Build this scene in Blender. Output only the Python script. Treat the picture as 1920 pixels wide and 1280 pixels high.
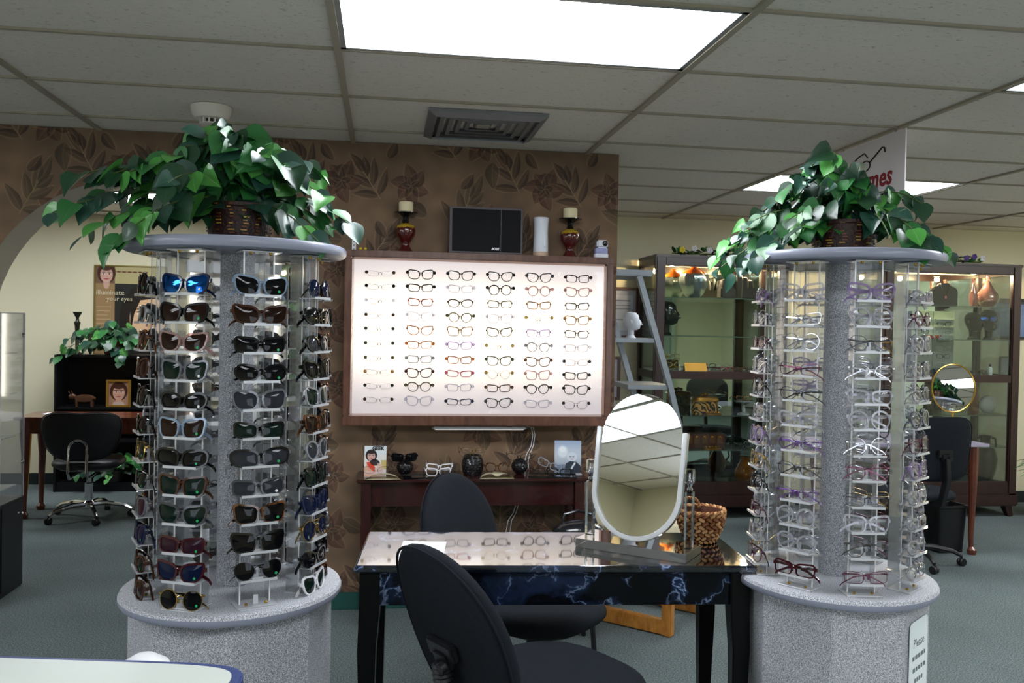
import bpy, bmesh, math, random
import numpy as np
from mathutils import Vector, Matrix, Euler
C = bpy.context.scene.collection
for o in list(bpy.data.objects): bpy.data.objects.remove(o)
random.seed(7)
PI = math.pi
# ------------------------------------------------------------------ camera
F = 1633.7; YAW, PITCH, ROLL = .14615, -.01574, .0189
CAMZ = 1.46; H = 2.391
def cam_axes():
    cy, sy, cp, sp, cr, sr = math.cos(YAW), math.sin(YAW), math.cos(PITCH), math.sin(PITCH), math.cos(ROLL), math.sin(ROLL)
    fw = Vector((sy*cp, cy*cp, sp)); rt = Vector((cy, -sy, 0)); up = rt.cross(fw)
    return rt*cr+up*sr, -rt*sr+up*cr, fw
RT, UP, FW = cam_axes()
cd = bpy.data.cameras.new('camera'); cam = bpy.data.objects.new('camera', cd); C.objects.link(cam)
cd.sensor_width = 36; cd.lens = F/1920*36; cd.clip_start = .05; cd.clip_end = 60
cam.matrix_world = Matrix(((RT.x, UP.x, -FW.x, 0), (RT.y, UP.y, -FW.y, 0), (RT.z, UP.z, -FW.z, CAMZ), (0, 0, 0, 1)))
sc = bpy.context.scene; sc.camera = cam
# measuring helpers: where the ray through a pixel of the photograph meets a plane of the room
def ray(x, y): return RT*((x-960)/F)-UP*((y-640)/F)+FW
def Zp(x, y, z): v = ray(x, y); return v*((z-CAMZ)/v.z)+Vector((0, 0, CAMZ))
def Yp(x, y, Y): v = ray(x, y); return v*(Y/v.y)+Vector((0, 0, CAMZ))
# ------------------------------------------------------------------ world, light, exposure
w = bpy.data.worlds.new('world'); sc.world = w; w.use_nodes = True
w.node_tree.nodes['Background'].inputs[0].default_value = (.55, .6, .65, 1)
w.node_tree.nodes['Background'].inputs[1].default_value = .3
sc.view_settings.view_transform = 'Standard'; sc.view_settings.look = 'None'
sc.view_settings.exposure = 0.5; sc.view_settings.gamma = 1; sc.view_settings.use_curve_mapping = False
PANEL, DAY, BOARD = 13.0, 2.6, .86     # ceiling troffers, shop window behind the camera, lit frame board
cy_ = sc.cycles
cy_.use_denoising = True; cy_.max_bounces = 8; cy_.transparent_max_bounces = 40; cy_.glossy_bounces = 4
cy_.sample_clamp_indirect = 6; cy_.caustics_reflective = False; cy_.caustics_refractive = False
# ------------------------------------------------------------------ materials
def srgb(c):
    if isinstance(c, str): c = [int(c[i:i+2], 16)/255 for i in (0, 2, 4)]
    return tuple(x/12.92 if x <= .04045 else ((x+.055)/1.055)**2.4 for x in c)+(1,)
MATS = {}
def mat(name, col='808080', rough=.5, metal=0, emit=0, spec=.5, coat=0, alpha=1, trans=0, bump=0, bscale=40, var=0, vscale=8, ior=1.45, sheen=0):
    if name in MATS: return MATS[name]
    m = bpy.data.materials.new(name); m.use_nodes = True; nt = m.node_tree; b = nt.nodes['Principled BSDF']
    c = srgb(col); b.inputs['Base Color'].default_value = c; m.diffuse_color = c
    b.inputs['Roughness'].default_value = rough; b.inputs['Metallic'].default_value = metal
    b.inputs['Specular IOR Level'].default_value = spec; b.inputs['Coat Weight'].default_value = coat; b.inputs['Coat Roughness'].default_value = .08
    b.inputs['Alpha'].default_value = alpha; b.inputs['Transmission Weight'].default_value = trans; b.inputs['IOR'].default_value = ior
    if emit: b.inputs['Emission Color'].default_value = c; b.inputs['Emission Strength'].default_value = emit
    if bump or var:
        tc = nt.nodes.new('ShaderNodeTexCoord')
        if bump:
            n = nt.nodes.new('ShaderNodeTexNoise'); n.inputs['Scale'].default_value = bscale; n.inputs['Detail'].default_value = 4
            bp = nt.nodes.new('ShaderNodeBump'); bp.inputs['Strength'].default_value = bump; bp.inputs['Distance'].default_value = .01
            nt.links.new(tc.outputs['Object'], n.inputs['Vector']); nt.links.new(n.outputs['Fac'], bp.inputs['Height']); nt.links.new(bp.outputs['Normal'], b.inputs['Normal'])
        if var:
            n = nt.nodes.new('ShaderNodeTexNoise'); n.inputs['Scale'].default_value = vscale; n.inputs['Detail'].default_value = 5
            r = nt.nodes.new('ShaderNodeValToRGB')
            r.color_ramp.elements[0].position = .35; r.color_ramp.elements[1].position = .65
            r.color_ramp.elements[0].color = tuple(x*(1-var) for x in c[:3])+(1,); r.color_ramp.elements[1].color = tuple(min(1, x*(1+var)) for x in c[:3])+(1,)
            nt.links.new(tc.outputs['Object'], n.inputs['Vector']); nt.links.new(n.outputs['Fac'], r.inputs[0]); nt.links.new(r.outputs[0], b.inputs['Base Color'])
    MATS[name] = m; return m
def clear(name, tint='ffffff', body=.1, gloss=.12, rough=.03, bodycol='ffffff'):
    """thin clear plastic or glass: see-through, with a fresnel sheen and a little body colour"""
    if name in MATS: return MATS[name]
    m = bpy.data.materials.new(name); m.use_nodes = True; nt = m.node_tree; nt.nodes.clear()
    N = nt.nodes.new; out = N('ShaderNodeOutputMaterial'); t = N('ShaderNodeBsdfTransparent'); t.inputs[0].default_value = srgb(tint)
    g = N('ShaderNodeBsdfGlossy'); g.inputs['Roughness'].default_value = rough
    d = N('ShaderNodeBsdfDiffuse'); d.inputs[0].default_value = srgb(bodycol)
    lw = N('ShaderNodeFresnel'); lw.inputs['IOR'].default_value = 1.45
    mp = N('ShaderNodeMath'); mp.operation = 'MULTIPLY'; mp.inputs[1].default_value = gloss*9; mp.use_clamp = True
    m1 = N('ShaderNodeMixShader'); m2 = N('ShaderNodeMixShader')
    m1.inputs[0].default_value = body
    L = nt.links.new
    L(t.outputs[0], m1.inputs[1]); L(d.outputs[0], m1.inputs[2]); L(lw.outputs[0], mp.inputs[0]); L(mp.outputs[0], m2.inputs[0])
    L(m1.outputs[0], m2.inputs[1]); L(g.outputs[0], m2.inputs[2]); L(m2.outputs[0], out.inputs[0])
    m.diffuse_color = srgb(bodycol); MATS[name] = m; return m
def nodes_mat(name, fn):
    if name in MATS: return MATS[name]
    m = bpy.data.materials.new(name); m.use_nodes = True; nt = m.node_tree; b = nt.nodes['Principled BSDF']
    fn(nt, b, nt.nodes.new, nt.links.new); MATS[name] = m; return m
def ramp(N, stops):
    r = N('ShaderNodeValToRGB'); e = r.color_ramp.elements
    while len(e) < len(stops): e.new(.5)
    for i, (p, c) in enumerate(stops): e[i].position = p; e[i].color = srgb(c)
    return r
def img_mat(name, arr, axes='xz', scale=(1, 1), off=(0, 0), rough=.6, emit=0, extend='REPEAT', coat=0):
    """flat print computed in this script (arr: rows top to bottom, values 0..1), laid on by object coordinates"""
    h_, w_ = arr.shape[:2]
    im = bpy.data.images.new(name, w_, h_); px = np.ones((h_, w_, 4), np.float32); px[..., :3] = np.clip(arr[::-1], 0, 1)
    im.pixels.foreach_set(px.ravel()); im.update(); im.pack()
    def fn(nt, b, N, L):
        tc = N('ShaderNodeTexCoord'); s = N('ShaderNodeSeparateXYZ'); c = N('ShaderNodeCombineXYZ'); mp = N('ShaderNodeMapping'); t = N('ShaderNodeTexImage')
        t.image = im; t.extension = extend
        L(tc.outputs['Object'], s.inputs[0]); k = {'x': 0, 'y': 1, 'z': 2}
        L(s.outputs[k[axes[0]]], c.inputs[0]); L(s.outputs[k[axes[1]]], c.inputs[1]); L(c.outputs[0], mp.inputs[0])
        mp.inputs['Scale'].default_value = (1/scale[0], 1/scale[1], 1); mp.inputs['Location'].default_value = (off[0], off[1], 0)
        L(mp.outputs[0], t.inputs[0]); L(t.outputs[0], b.inputs['Base Color']); b.inputs['Roughness'].default_value = rough
        b.inputs['Coat Weight'].default_value = coat
        if emit: L(t.outputs[0], b.inputs['Emission Color']); b.inputs['Emission Strength'].default_value = emit
    return nodes_mat(name, fn)
# painter for the flat prints
class Paint:
    def __init__(s, w, h, col): s.a = np.empty((h, w, 3)); s.a[:] = [int(col[i:i+2], 16)/255 for i in (0, 2, 4)]; s.w, s.h = w, h; s.Y, s.X = np.mgrid[0:h, 0:w].astype(float)
    def col(s, c): return np.array([int(c[i:i+2], 16)/255 for i in (0, 2, 4)])
    def blend(s, m, c, a=1): m = (m*a)[..., None]; s.a = s.a*(1-m)+s.col(c)*m
    def ell(s, cx, cy, rx, ry, c, a=1, rot=0, soft=1.5):
        dx, dy = s.X-cx, s.Y-cy; u = dx*math.cos(rot)+dy*math.sin(rot); v = -dx*math.sin(rot)+dy*math.cos(rot)
        d = np.sqrt((u/rx)**2+(v/ry)**2); s.blend(np.clip((1-d)*min(rx, ry)/soft+.5, 0, 1), c, a)
    def rect(s, x0, y0, x1, y1, c, a=1): s.blend(((s.X >= x0)&(s.X < x1)&(s.Y >= y0)&(s.Y < y1)).astype(float), c, a)
    def poly(s, pts, c, a=1):
        m = np.zeros((s.h, s.w), bool); n = len(pts)
        for i in range(n):
            (x0, y0), (x1, y1) = pts[i], pts[(i+1) % n]
            if y0 == y1: continue
            m ^= ((s.Y > min(y0, y1))&(s.Y <= max(y0, y1)))&(s.X < (x1-x0)*(s.Y-y0)/(y1-y0)+x0)
        s.blend(m.astype(float), c, a)
def face(p, x, y, r, hair, skin='d9a98c', side=0):
    p.ell(x-side*r*.1, y-r*.25, r*1.25, r*1.5, hair, 1, 0, 4); p.ell(x, y+r*1.2, r*.45, r*.8, skin, .9, 0, 4)
    p.ell(x, y, r*.85, r*1.15, skin, 1, 0, 3); p.ell(x, y-r*1.05, r*.8, r*.45, hair, .95, 0, 5)
    for sx in (-1, 1):
        p.ell(x+sx*r*.36, y-r*.12, r*.2, r*.08, 'f3ece6'); p.ell(x+sx*r*.36, y-r*.12, r*.09, r*.09, '3a2a22')
        p.ell(x+sx*r*.36, y-r*.24, r*.22, r*.03, '2c1c18', .8); p.ell(x+sx*r*.37, y-r*.38, r*.26, r*.045, '3a261e', .8)
        p.ell(x+sx*r*.5, y+r*.3, r*.22, r*.2, 'd08a76', .3, 0, 8)
    p.ell(x+r*.06, y+r*.25, r*.1, r*.07, 'b57f68', .8, 0, 4); p.ell(x, y+r*.6, r*.3, r*.09, 'b04a50', 1, 0, 3); p.ell(x, y+r*.585, r*.28, r*.015, '7a2c34', .9)
# wallpaper print: a 1.05 m repeat of leaf sprays and pointed blossoms
def wallpaper():
    n = 900; rs = np.random.RandomState(3); img = np.zeros((n, n, 3)); base = np.array([112, 89, 69])/255
    nz = np.zeros((n, n)); yy, xx = np.mgrid[0:n, 0:n]/n*2*PI
    for k in range(26):
        a, b = rs.randint(-9, 10), rs.randint(-9, 10); nz += np.sin(a*xx+b*yy+rs.rand()*6.3)/(1+math.hypot(a, b))
    img[:] = base; img *= (1+.09*nz)[..., None]
    def leaf(cx, cy, ang, L, W, dark, light):
        r = int(L*1.1)+4; ys, xs = np.mgrid[int(cy)-r:int(cy)+r, int(cx)-r:int(cx)+r]
        dx, dy = xs-cx, ys-cy; u = (dx*math.cos(ang)+dy*math.sin(ang))/L; v = (-dx*math.sin(ang)+dy*math.cos(ang))/W
        ok = (u > 0)&(u < 1); uu = np.clip(u, 0, 1); v = v-.25*np.sin(uu*PI); hw = np.sin(PI*uu**.75)**.9
        m = np.clip((hw-np.abs(v))*W/2.0+.4, 0, 1)*ok
        rim = np.exp(-((np.abs(v)-hw)*W/3.0)**2)*ok*.4*(v < 0)
        mid = np.exp(-(v*W/2.0)**2)*ok*m*.3
        sh = (.55+.35*np.clip(v, -1, 1))[..., None]*m[..., None]
        yi, xi = ys % n, xs % n
        t = img[yi, xi]; t = t*(1-sh)+np.array(dark)/255*sh; e = np.clip(rim+mid, 0, 1)[..., None]; t = t*(1-e)+np.array(light)/255*e
        img[yi, xi] = t
    D = [(56, 41, 32), (64, 53, 38), (72, 46, 36)]; Lt = [(158, 130, 98), (150, 128, 90), (160, 122, 92)]
    def spray(x, y, a0, s, k):
        for sd, f, L_ in ((-.95, .1, 120), (.9, .15, 125), (-.6, .45, 130), (.55, .5, 135), (-.25, .8, 120), (.3, .85, 110), (0, 1, 120)):
            t_ = f*150*s; px, py = x+math.cos(a0)*t_, y+math.sin(a0)*t_; leaf(px, py, a0+sd+rs.uniform(-.12, .12), L_*s*rs.uniform(.85, 1.2), 21*s, D[k], Lt[k])
        for i in range(60):
            t_ = i*2.6*s; px, py = int(x+math.cos(a0)*t_) % n, int(y+math.sin(a0)*t_) % n; img[py-1:py+2, px-1:px+2] = np.array(Lt[k])/255*.9
    def flower(x, y, s):
        a0 = rs.rand()*6
        for i in range(6): leaf(x, y, a0+i*PI/3+rs.uniform(-.2, .2), 92*s*rs.uniform(.8, 1.15), 30*s, D[2], Lt[2])
        for i in range(5): leaf(x, y, a0+.5+i*1.25, 44*s, 14*s, D[0], Lt[1])
    for i in range(3):
        for j in range(3):
            x = (i+.5)*n/3+rs.uniform(-40, 40); y = (j+.3+.5*(i % 2))*n/3+rs.uniform(-30, 30)
            spray(x, y+90, -PI/2+rs.uniform(-.7, .7), rs.uniform(.8, 1.05), (i+j) % 2); flower(x+rs.uniform(90, 150), y+rs.uniform(0, 110), rs.uniform(.8, 1.1))
            leaf(x-120, y+rs.uniform(-50, 50), rs.rand()*6, 120, 32, D[1], Lt[0]); leaf(x+30, y-90, rs.rand()*6, 90, 22, D[0], Lt[0])
    return np.clip(img, 0, 1)
# ------------------------------------------------------------------ mesh builder
class MB:
    def __init__(s): s.v = []; s.f = []; s.m = []; s.mi = 0
    def add(s, vs, fs):
        k = len(s.v); s.v += [tuple(v) for v in vs]; s.f += [tuple(i+k for i in f) for f in fs]; s.m += [s.mi]*len(fs); return s
    def box(s, c, d, rot=None):
        x, y, z = d[0]/2, d[1]/2, d[2]/2; vs = [Vector((a*x, b*y, e*z)) for e in (-1, 1) for b in (-1, 1) for a in (-1, 1)]
        if rot is not None:
            R = rot if isinstance(rot, Matrix) else Matrix.Rotation(rot, 3, 'Z'); vs = [R@v for v in vs]
        c = Vector(c); return s.add([v+c for v in vs], [(0, 2, 3, 1), (4, 5, 7, 6), (0, 1, 5, 4), (2, 6, 7, 3), (0, 4, 6, 2), (1, 3, 7, 5)])
    def bb(s, x0, x1, y0, y1, z0, z1): return s.box(((x0+x1)/2, (y0+y1)/2, (z0+z1)/2), (abs(x1-x0), abs(y1-y0), abs(z1-z0)))
    def tube(s, pts, r, n=8, closed=False, sx=1, cap=True, square=False):
        pts = [Vector(p) for p in pts]; N = len(pts); rings = []; prev = None
        for i, p in enumerate(pts):
            if closed: t = (pts[(i+1) % N]-pts[i-1])
            else: t = pts[min(i+1, N-1)]-pts[max(i-1, 0)]
            t.normalize()
            if prev is None:
                a = Vector((0, 0, 1)) if abs(t.z) < .9 else Vector((1, 0, 0)); u = t.cross(a).normalized()
            else: u = (prev-t*prev.dot(t)).normalized()
            prev = u; v = t.cross(u); rr = r[i] if isinstance(r, (list, tuple)) else r
            off = PI/4 if square else 0
            rings.append([p+(u*math.cos(2*PI*k/n+off)*sx+v*math.sin(2*PI*k/n+off))*rr for k in range(n)])
        vs = [q for R in rings for q in R]; fs = []
        for i in range(N if closed else N-1):
            j = (i+1) % N
            for k in range(n): fs.append((i*n+k, i*n+(k+1) % n, j*n+(k+1) % n, j*n+k))
        if cap and not closed: fs.append(tuple(range(n))[::-1]); fs.append(tuple((N-1)*n+k for k in range(n)))
        return s.add(vs, fs)
    def lathe(s, prof, n=24, c=(0, 0, 0), a0=0, cap=True, ax=None):
        vs = []; fs = []; c = Vector(c)
        for r, z in prof:
            for k in range(n):
                a = a0+2*PI*k/n; q = Vector((r*math.cos(a), r*math.sin(a), z))
                if ax is not None: q = ax@q
                vs.append(q+c)
        for i in range(len(prof)-1):
            for k in range(n): fs.append((i*n+k, i*n+(k+1) % n, (i+1)*n+(k+1) % n, (i+1)*n+k))
        if cap:
            if prof[0][0] > 1e-4: fs.append(tuple(range(n))[::-1])
            if prof[-1][0] > 1e-4: fs.append(tuple((len(prof)-1)*n+k for k in range(n)))
        return s.add(vs, fs)
    def cyl(s, c, r, h, n=16, ax=None): return s.lathe([(r, 0), (r, h)], n, c, ax=ax)
    def prism(s, poly, z0, z1, M=None):
        n = len(poly); vs = [Vector((x, y, z0)) for x, y in poly]+[Vector((x, y, z1)) for x, y in poly]
        if M is not None: vs = [M@v for v in vs]
        return s.add(vs, [tuple(range(n))[::-1], tuple(range(n, 2*n))]+[(i, (i+1) % n, n+(i+1) % n, n+i) for i in range(n)])
    def ringprism(s, outer, inner, z0, z1, M=None, closed=True):
        n = len(outer); vs = [Vector((x, y, z)) for z in (z0, z1) for P in (outer, inner) for x, y in P]
        if M is not None: vs = [M@v for v in vs]
        fs = []
        for i in range(n if closed else n-1):
            j = (i+1) % n
            fs += [(i, n+i, n+j, j), (2*n+i, 2*n+j, 3*n+j, 3*n+i), (i, j, 2*n+j, 2*n+i), (n+i, 3*n+i, 3*n+j, n+j)]
        if not closed:
            for i in (0, n-1): fs.append((i, n+i, 3*n+i, 2*n+i))
        return s.add(vs, fs)
    def pad(s, outline, prof, M=None, curv=0):
        """cushion: outline in x,z; prof = (scale, y) rings from back to front"""
        n = len(outline); vs = []; fs = []
        for sc_, y in prof:
            for x, z in outline:
                q = Vector((x*sc_, y+curv*(x*sc_)**2, z*sc_)); vs.append(M@q if M is not None else q)
        for i in range(len(prof)-1):
            for k in range(n): fs.append((i*n+k, i*n+(k+1) % n, (i+1)*n+(k+1) % n, (i+1)*n+k))
        fs.append(tuple(range(n))[::-1]); fs.append(tuple((len(prof)-1)*n+k for k in range(n)))
        return s.add(vs, fs)
    def ball(s, c, r, n=8, sc_=(1, 1, 1), M=None):
        vs = []; fs = []; c = Vector(c); m = n//2
        for i in range(m+1):
            for k in range(n):
                t = PI*i/m; a = 2*PI*k/n; q = Vector((r*sc_[0]*math.sin(t)*math.cos(a), r*sc_[1]*math.sin(t)*math.sin(a), r*sc_[2]*math.cos(t)))
                vs.append((M@q if M is not None else q)+c)
        for i in range(m):
            for k in range(n): fs.append((i*n+k, (i+1)*n+k, (i+1)*n+(k+1) % n, i*n+(k+1) % n))
        return s.add(vs, fs)
    def mesh(s, name, mats, bevel=0, seg=2, smooth=True, ang=35):
        me = bpy.data.meshes.new(name); me.from_pydata(s.v, [], s.f)
        if not isinstance(mats, (list, tuple)): mats = [mats]
        for m in mats: me.materials.append(m)
        me.polygons.foreach_set('material_index', s.m)
        bm = bmesh.new(); bm.from_mesh(me)
        bmesh.ops.remove_doubles(bm, verts=bm.verts, dist=1e-6)
        bmesh.ops.recalc_face_normals(bm, faces=bm.faces)
        if bevel: bmesh.ops.bevel(bm, geom=bm.edges[:]+bm.verts[:], offset=bevel, segments=seg, affect='EDGES', clamp_overlap=True)
        bm.to_mesh(me); bm.free()
        if smooth:
            me.polygons.foreach_set('use_smooth', [True]*len(me.polygons)); me.set_sharp_from_angle(angle=math.radians(ang))
        me.update(); return me
    def build(s, name, mats, parent=None, bevel=0, seg=2, smooth=True, ang=35):
        return link(name, s.mesh(name, mats, bevel, seg, smooth, ang), parent)
def link(name, data, parent=None, M=None, mats=None):
    o = bpy.data.objects.new(name, data); C.objects.link(o)
    if parent: o.parent = parent
    if M is not None: o.matrix_local = M
    if mats:
        for i, m in enumerate(mats): o.material_slots[i].link = 'OBJECT'; o.material_slots[i].material = m
    return o
def thing(name, label, cat, loc=(0, 0, 0), rz=0, group=None, M=None):
    o = bpy.data.objects.new(name, None); C.objects.link(o); o.empty_display_size = .05
    if M is not None: o.matrix_world = M
    else: o.location = loc; o.rotation_euler = (0, 0, rz)
    return tag(o, label, cat, group)
def tag(o, label, cat, group=None):
    o['label'] = label; o['category'] = cat
    if group: o['group'] = group
    return o
def struct(name, mb, m, parent=None, **k):
    o = mb.build(name, m, parent, **k)
    if parent is None: o['kind'] = 'structure'
    return o
def text(name, body, size, m, parent, M, ext=.0004, align='CENTER', shear=0, bold=0):
    cu = bpy.data.curves.new(name, 'FONT'); cu.body = body; cu.size = size; cu.extrude = ext; cu.align_x = align; cu.align_y = 'CENTER'; cu.shear = shear; cu.offset = bold
    cu.resolution_u = 2; cu.materials.append(m); q = bpy.data.objects.new('q', cu); C.objects.link(q); dg = bpy.context.evaluated_depsgraph_get(); me = bpy.data.meshes.new_from_object(q.evaluated_get(dg)); bpy.data.objects.remove(q)
    o = link(name, me, parent, M); o['kind'] = 'stuff'; return o
def TR(x, y, z): return Matrix.Translation((x, y, z))
RX = lambda a: Matrix.Rotation(a, 4, 'X')
RY = lambda a: Matrix.Rotation(a, 4, 'Y')
RZ = lambda a: Matrix.Rotation(a, 4, 'Z')
def basis(loc, x, y, z): 
    return Matrix(((x.x, y.x, z.x, loc[0]), (x.y, y.y, z.y, loc[1]), (x.z, y.z, z.z, loc[2]), (0, 0, 0, 1)))
def sup(w_, h_, e, n=32, a0=0): # superellipse outline
    P = []
    for k in range(n):
        a = 2*PI*k/n+a0; c, s_ = math.cos(a), math.sin(a)
        P.append((w_/2*math.copysign(abs(c)**(2/e), c), h_/2*math.copysign(abs(s_)**(2/e), s_)))
    return P
# shared materials
BLK = mat('black plastic', '16161a', .35); BLKG = mat('black gloss', '0b0b0e', .12, coat=.5); FAB = mat('black fabric', '202329', .95, bump=.5, bscale=500, spec=.15)
CHR = mat('chrome', 'd8d8dc', .08, 1); ALU = mat('brushed aluminium', '9aa0a6', .35, .85); BRASS = mat('brass', 'c9a24a', .25, 1)
WHT = mat('white plastic', 'e6e6ea', .35); CREAM = mat('cream wall paint', 'ddd6b8', .85, bump=.05, bscale=60)
ACR = clear('clear acrylic', 'f9fafb', .035, .05); ACRE = clear('acrylic edge', 'f6f8fa', .55, .15, .1, 'f2f4fa'); GLASS = clear('display glass', 'f4f9f6', .0, .09)
GEDGE = clear('green glass shelf', 'cfe3d8', .25, .15, .05, '9fb8a8')
MIR = mat('mirror', 'f2f4f2', .01, 1)
def wood(name, c1, c2, rough=.25, coat=.4, sc_=6):
    def fn(nt, b, N, L):
        tc = N('ShaderNodeTexCoord'); mp = N('ShaderNodeMapping'); mp.inputs['Scale'].default_value = (sc_, sc_, sc_*.25)
        n = N('ShaderNodeTexNoise'); n.inputs['Scale'].default_value = 4; n.inputs['Detail'].default_value = 8; n.inputs['Distortion'].default_value = 1.2
        r = ramp(N, [(.3, c1), (.7, c2)]); L(tc.outputs['Object'], mp.inputs[0]); L(mp.outputs[0], n.inputs['Vector']); L(n.outputs['Fac'], r.inputs[0]); L(r.outputs[0], b.inputs['Base Color'])
        b.inputs['Roughness'].default_value = rough; b.inputs['Coat Weight'].default_value = coat; b.inputs['Coat Roughness'].default_value = .1
    return nodes_mat(name, fn)
MAHO = wood('dark mahogany', '1e0d0c', '301614', .35, .15); REDW = wood('red mahogany', '26100f', '3a1915', .2, .4); BRW = wood('brown desk wood', '4a2012', '6b3420', .3)
FRW = wood('walnut frame', '4c2c21', '6e4838', .35, .2); OAK = wood('golden oak', '9a5f20', 'c28438', .35, .3, 9)
def speck(name, c1, c2, c3, sc_=420):
    def fn(nt, b, N, L):
        tc = N('ShaderNodeTexCoord'); n = N('ShaderNodeTexNoise'); n.inputs['Scale'].default_value = sc_; n.inputs['Detail'].default_value = 2
        r = ramp(N, [(.36, c1), (.5, c2), (.64, c3)]); L(tc.outputs['Object'], n.inputs['Vector']); L(n.outputs['Fac'], r.inputs[0]); L(r.outputs[0], b.inputs['Base Color']); b.inputs['Roughness'].default_value = .55
    return nodes_mat(name, fn)
SPECK = speck('speckled grey laminate', '6e707a', 'a3a5ad', 'dadbe0')
EDGE = mat('grey rubber edge', '9094a6', .28)
# ------------------------------------------------------------------ room
X0, DX, Y0, DY = -.1704, 1.2192, 3.0158, .6096        # ceiling grid lines
XL, XR, YB, YF, YL = -6.4, 6.2, -1.6, 6.97, 8.2       # left, right, behind camera, far right wall, far left wall
def carpet(nt, b, N, L):
    tc = N('ShaderNodeTexCoord'); n = N('ShaderNodeTexNoise'); n.inputs['Scale'].default_value = 160; n.inputs['Detail'].default_value = 6
    n2 = N('ShaderNodeTexNoise'); n2.inputs['Scale'].default_value = 1.6; n2.inputs['Detail'].default_value = 3
    r = ramp(N, [(.35, '474f50'), (.5, '606a6a'), (.68, '848c8c')]); r2 = ramp(N, [(.3, 'e6e8e8'), (.7, 'ffffff')])
    mx = N('ShaderNodeMixRGB'); mx.blend_type = 'MULTIPLY'; mx.inputs[0].default_value = 1
    L(tc.outputs['Object'], n.inputs['Vector']); L(tc.outputs['Object'], n2.inputs['Vector']); L(n.outputs['Fac'], r.inputs[0]); L(n2.outputs['Fac'], r2.inputs[0])
    L(r.outputs[0], mx.inputs[1]); L(r2.outputs[0], mx.inputs[2]); L(mx.outputs[0], b.inputs['Base Color'])
    bp = N('ShaderNodeBump'); bp.inputs['Strength'].default_value = .6; bp.inputs['Distance'].default_value = .006; L(n.outputs['Fac'], bp.inputs['Height']); L(bp.outputs[0], b.inputs['Normal'])
    b.inputs['Roughness'].default_value = .95; b.inputs['Specular IOR Level'].default_value = .1
CARP = nodes_mat('green grey carpet', carpet)
struct('floor', MB().bb(XL, XR, YB, YL+.1, -.06, 0), CARP, smooth=False)
WP = img_mat('leaf wallpaper', wallpaper(), 'xz', (1.05, 1.05), (.2, .1), .8)
# wallpapered wall with the arched opening
AX, AR, AZ = -1.17, .80, 1.37; WY0, WY1 = 4.52, 4.77
def arch_wall():
    mb = MB(); n = 28
    pts = [(AX-AR, 0), (AX-AR, AZ)]+[(AX-AR*math.cos(PI*k/n), AZ+AR*math.sin(PI*k/n)) for k in range(1, n)]+[(AX+AR, AZ), (AX+AR, 0)]
    xs0, xs1 = XL, 1.222
    for side, y in ((0, WY0), (1, WY1)):
        P = []
        for i in range(len(pts)-1):
            (xa, za), (xb, zb) = pts[i], pts[i+1]
            if abs(xa-xb) < 1e-6: continue
            mb.mi = 0; mb.add([(xa, y, za), (xb, y, zb), (xb, y, H), (xa, y, H)], [(0, 1, 2, 3)])
        mb.add([(xs0, y, 0), (pts[0][0], y, 0), (pts[0][0], y, AZ), (pts[0][0], y, H), (xs0, y, H)], [(0, 1, 2, 3, 4)])
        mb.add([(pts[-1][0], y, 0), (xs1, y, 0), (xs1, y, H), (pts[-1][0], y, H), (pts[-1][0], y, AZ)], [(0, 1, 2, 3, 4)])
    mb.add([(xs1, WY0, 0), (xs1, WY1, 0), (xs1, WY1, H), (xs1, WY0, H)], [(0, 1, 2, 3)])
    mb.mi = 1
    for i in range(len(pts)-1):
        (xa, za), (xb, zb) = pts[i], pts[i+1]; mb.add([(xa, WY0, za), (xb, WY0, zb), (xb, WY1, zb), (xa, WY1, za)], [(0, 1, 2, 3)])
    return mb
def two_mesh(mb, mats, name):
    me = bpy.data.meshes.new(name); me.from_pydata(mb.v, [], mb.f)
    for m in mats: me.materials.append(m)
    me.polygons.foreach_set('material_index', mb.m); me.update(); return me
o = link('wall_back', two_mesh(arch_wall(), [WP, mat('arch reveal paint', 'b5ada0', .8)], 'wall_back')); o['kind'] = 'structure'
def wall(name, x0, x1, y0, y1, m=None): return struct(name, MB().bb(x0, x1, y0, y1, 0, H), m or CREAM, smooth=False)
wall('wall_left_room_far', XL, 1.5, YL, YL+.1); wall('wall_far_right', 1.5, XR, YF, YF+.1); wall('wall_divider', 1.4, 1.5, YF, YL+.1)
wall('wall_left', XL-.1, XL, YB, YL+.1); wall('wall_right', XR, XR+.1, YB, YF+.1); wall('wall_front', XL-.1, XR+.1, YB-.1, YB)
BASEG = mat('green vinyl baseboard', '1f4a44', .4); BASED = mat('dark vinyl baseboard', '1c2628', .4)
struct('baseboard_back', MB().bb(AX+AR, 1.222, WY0-.008, WY0, 0, .09), BASEG, bevel=.003)
struct('baseboard_back_left', MB().bb(XL, AX-AR, WY0-.008, WY0, 0, .09), BASEG, bevel=.003)
struct('baseboard_far_left', MB().bb(XL, 1.4, YL-.008, YL, 0, .1), BASED, bevel=.003)
struct('baseboard_far_right', MB().bb(1.5, XR, YF-.008, YF, 0, .1), BASED, bevel=.003)
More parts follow.
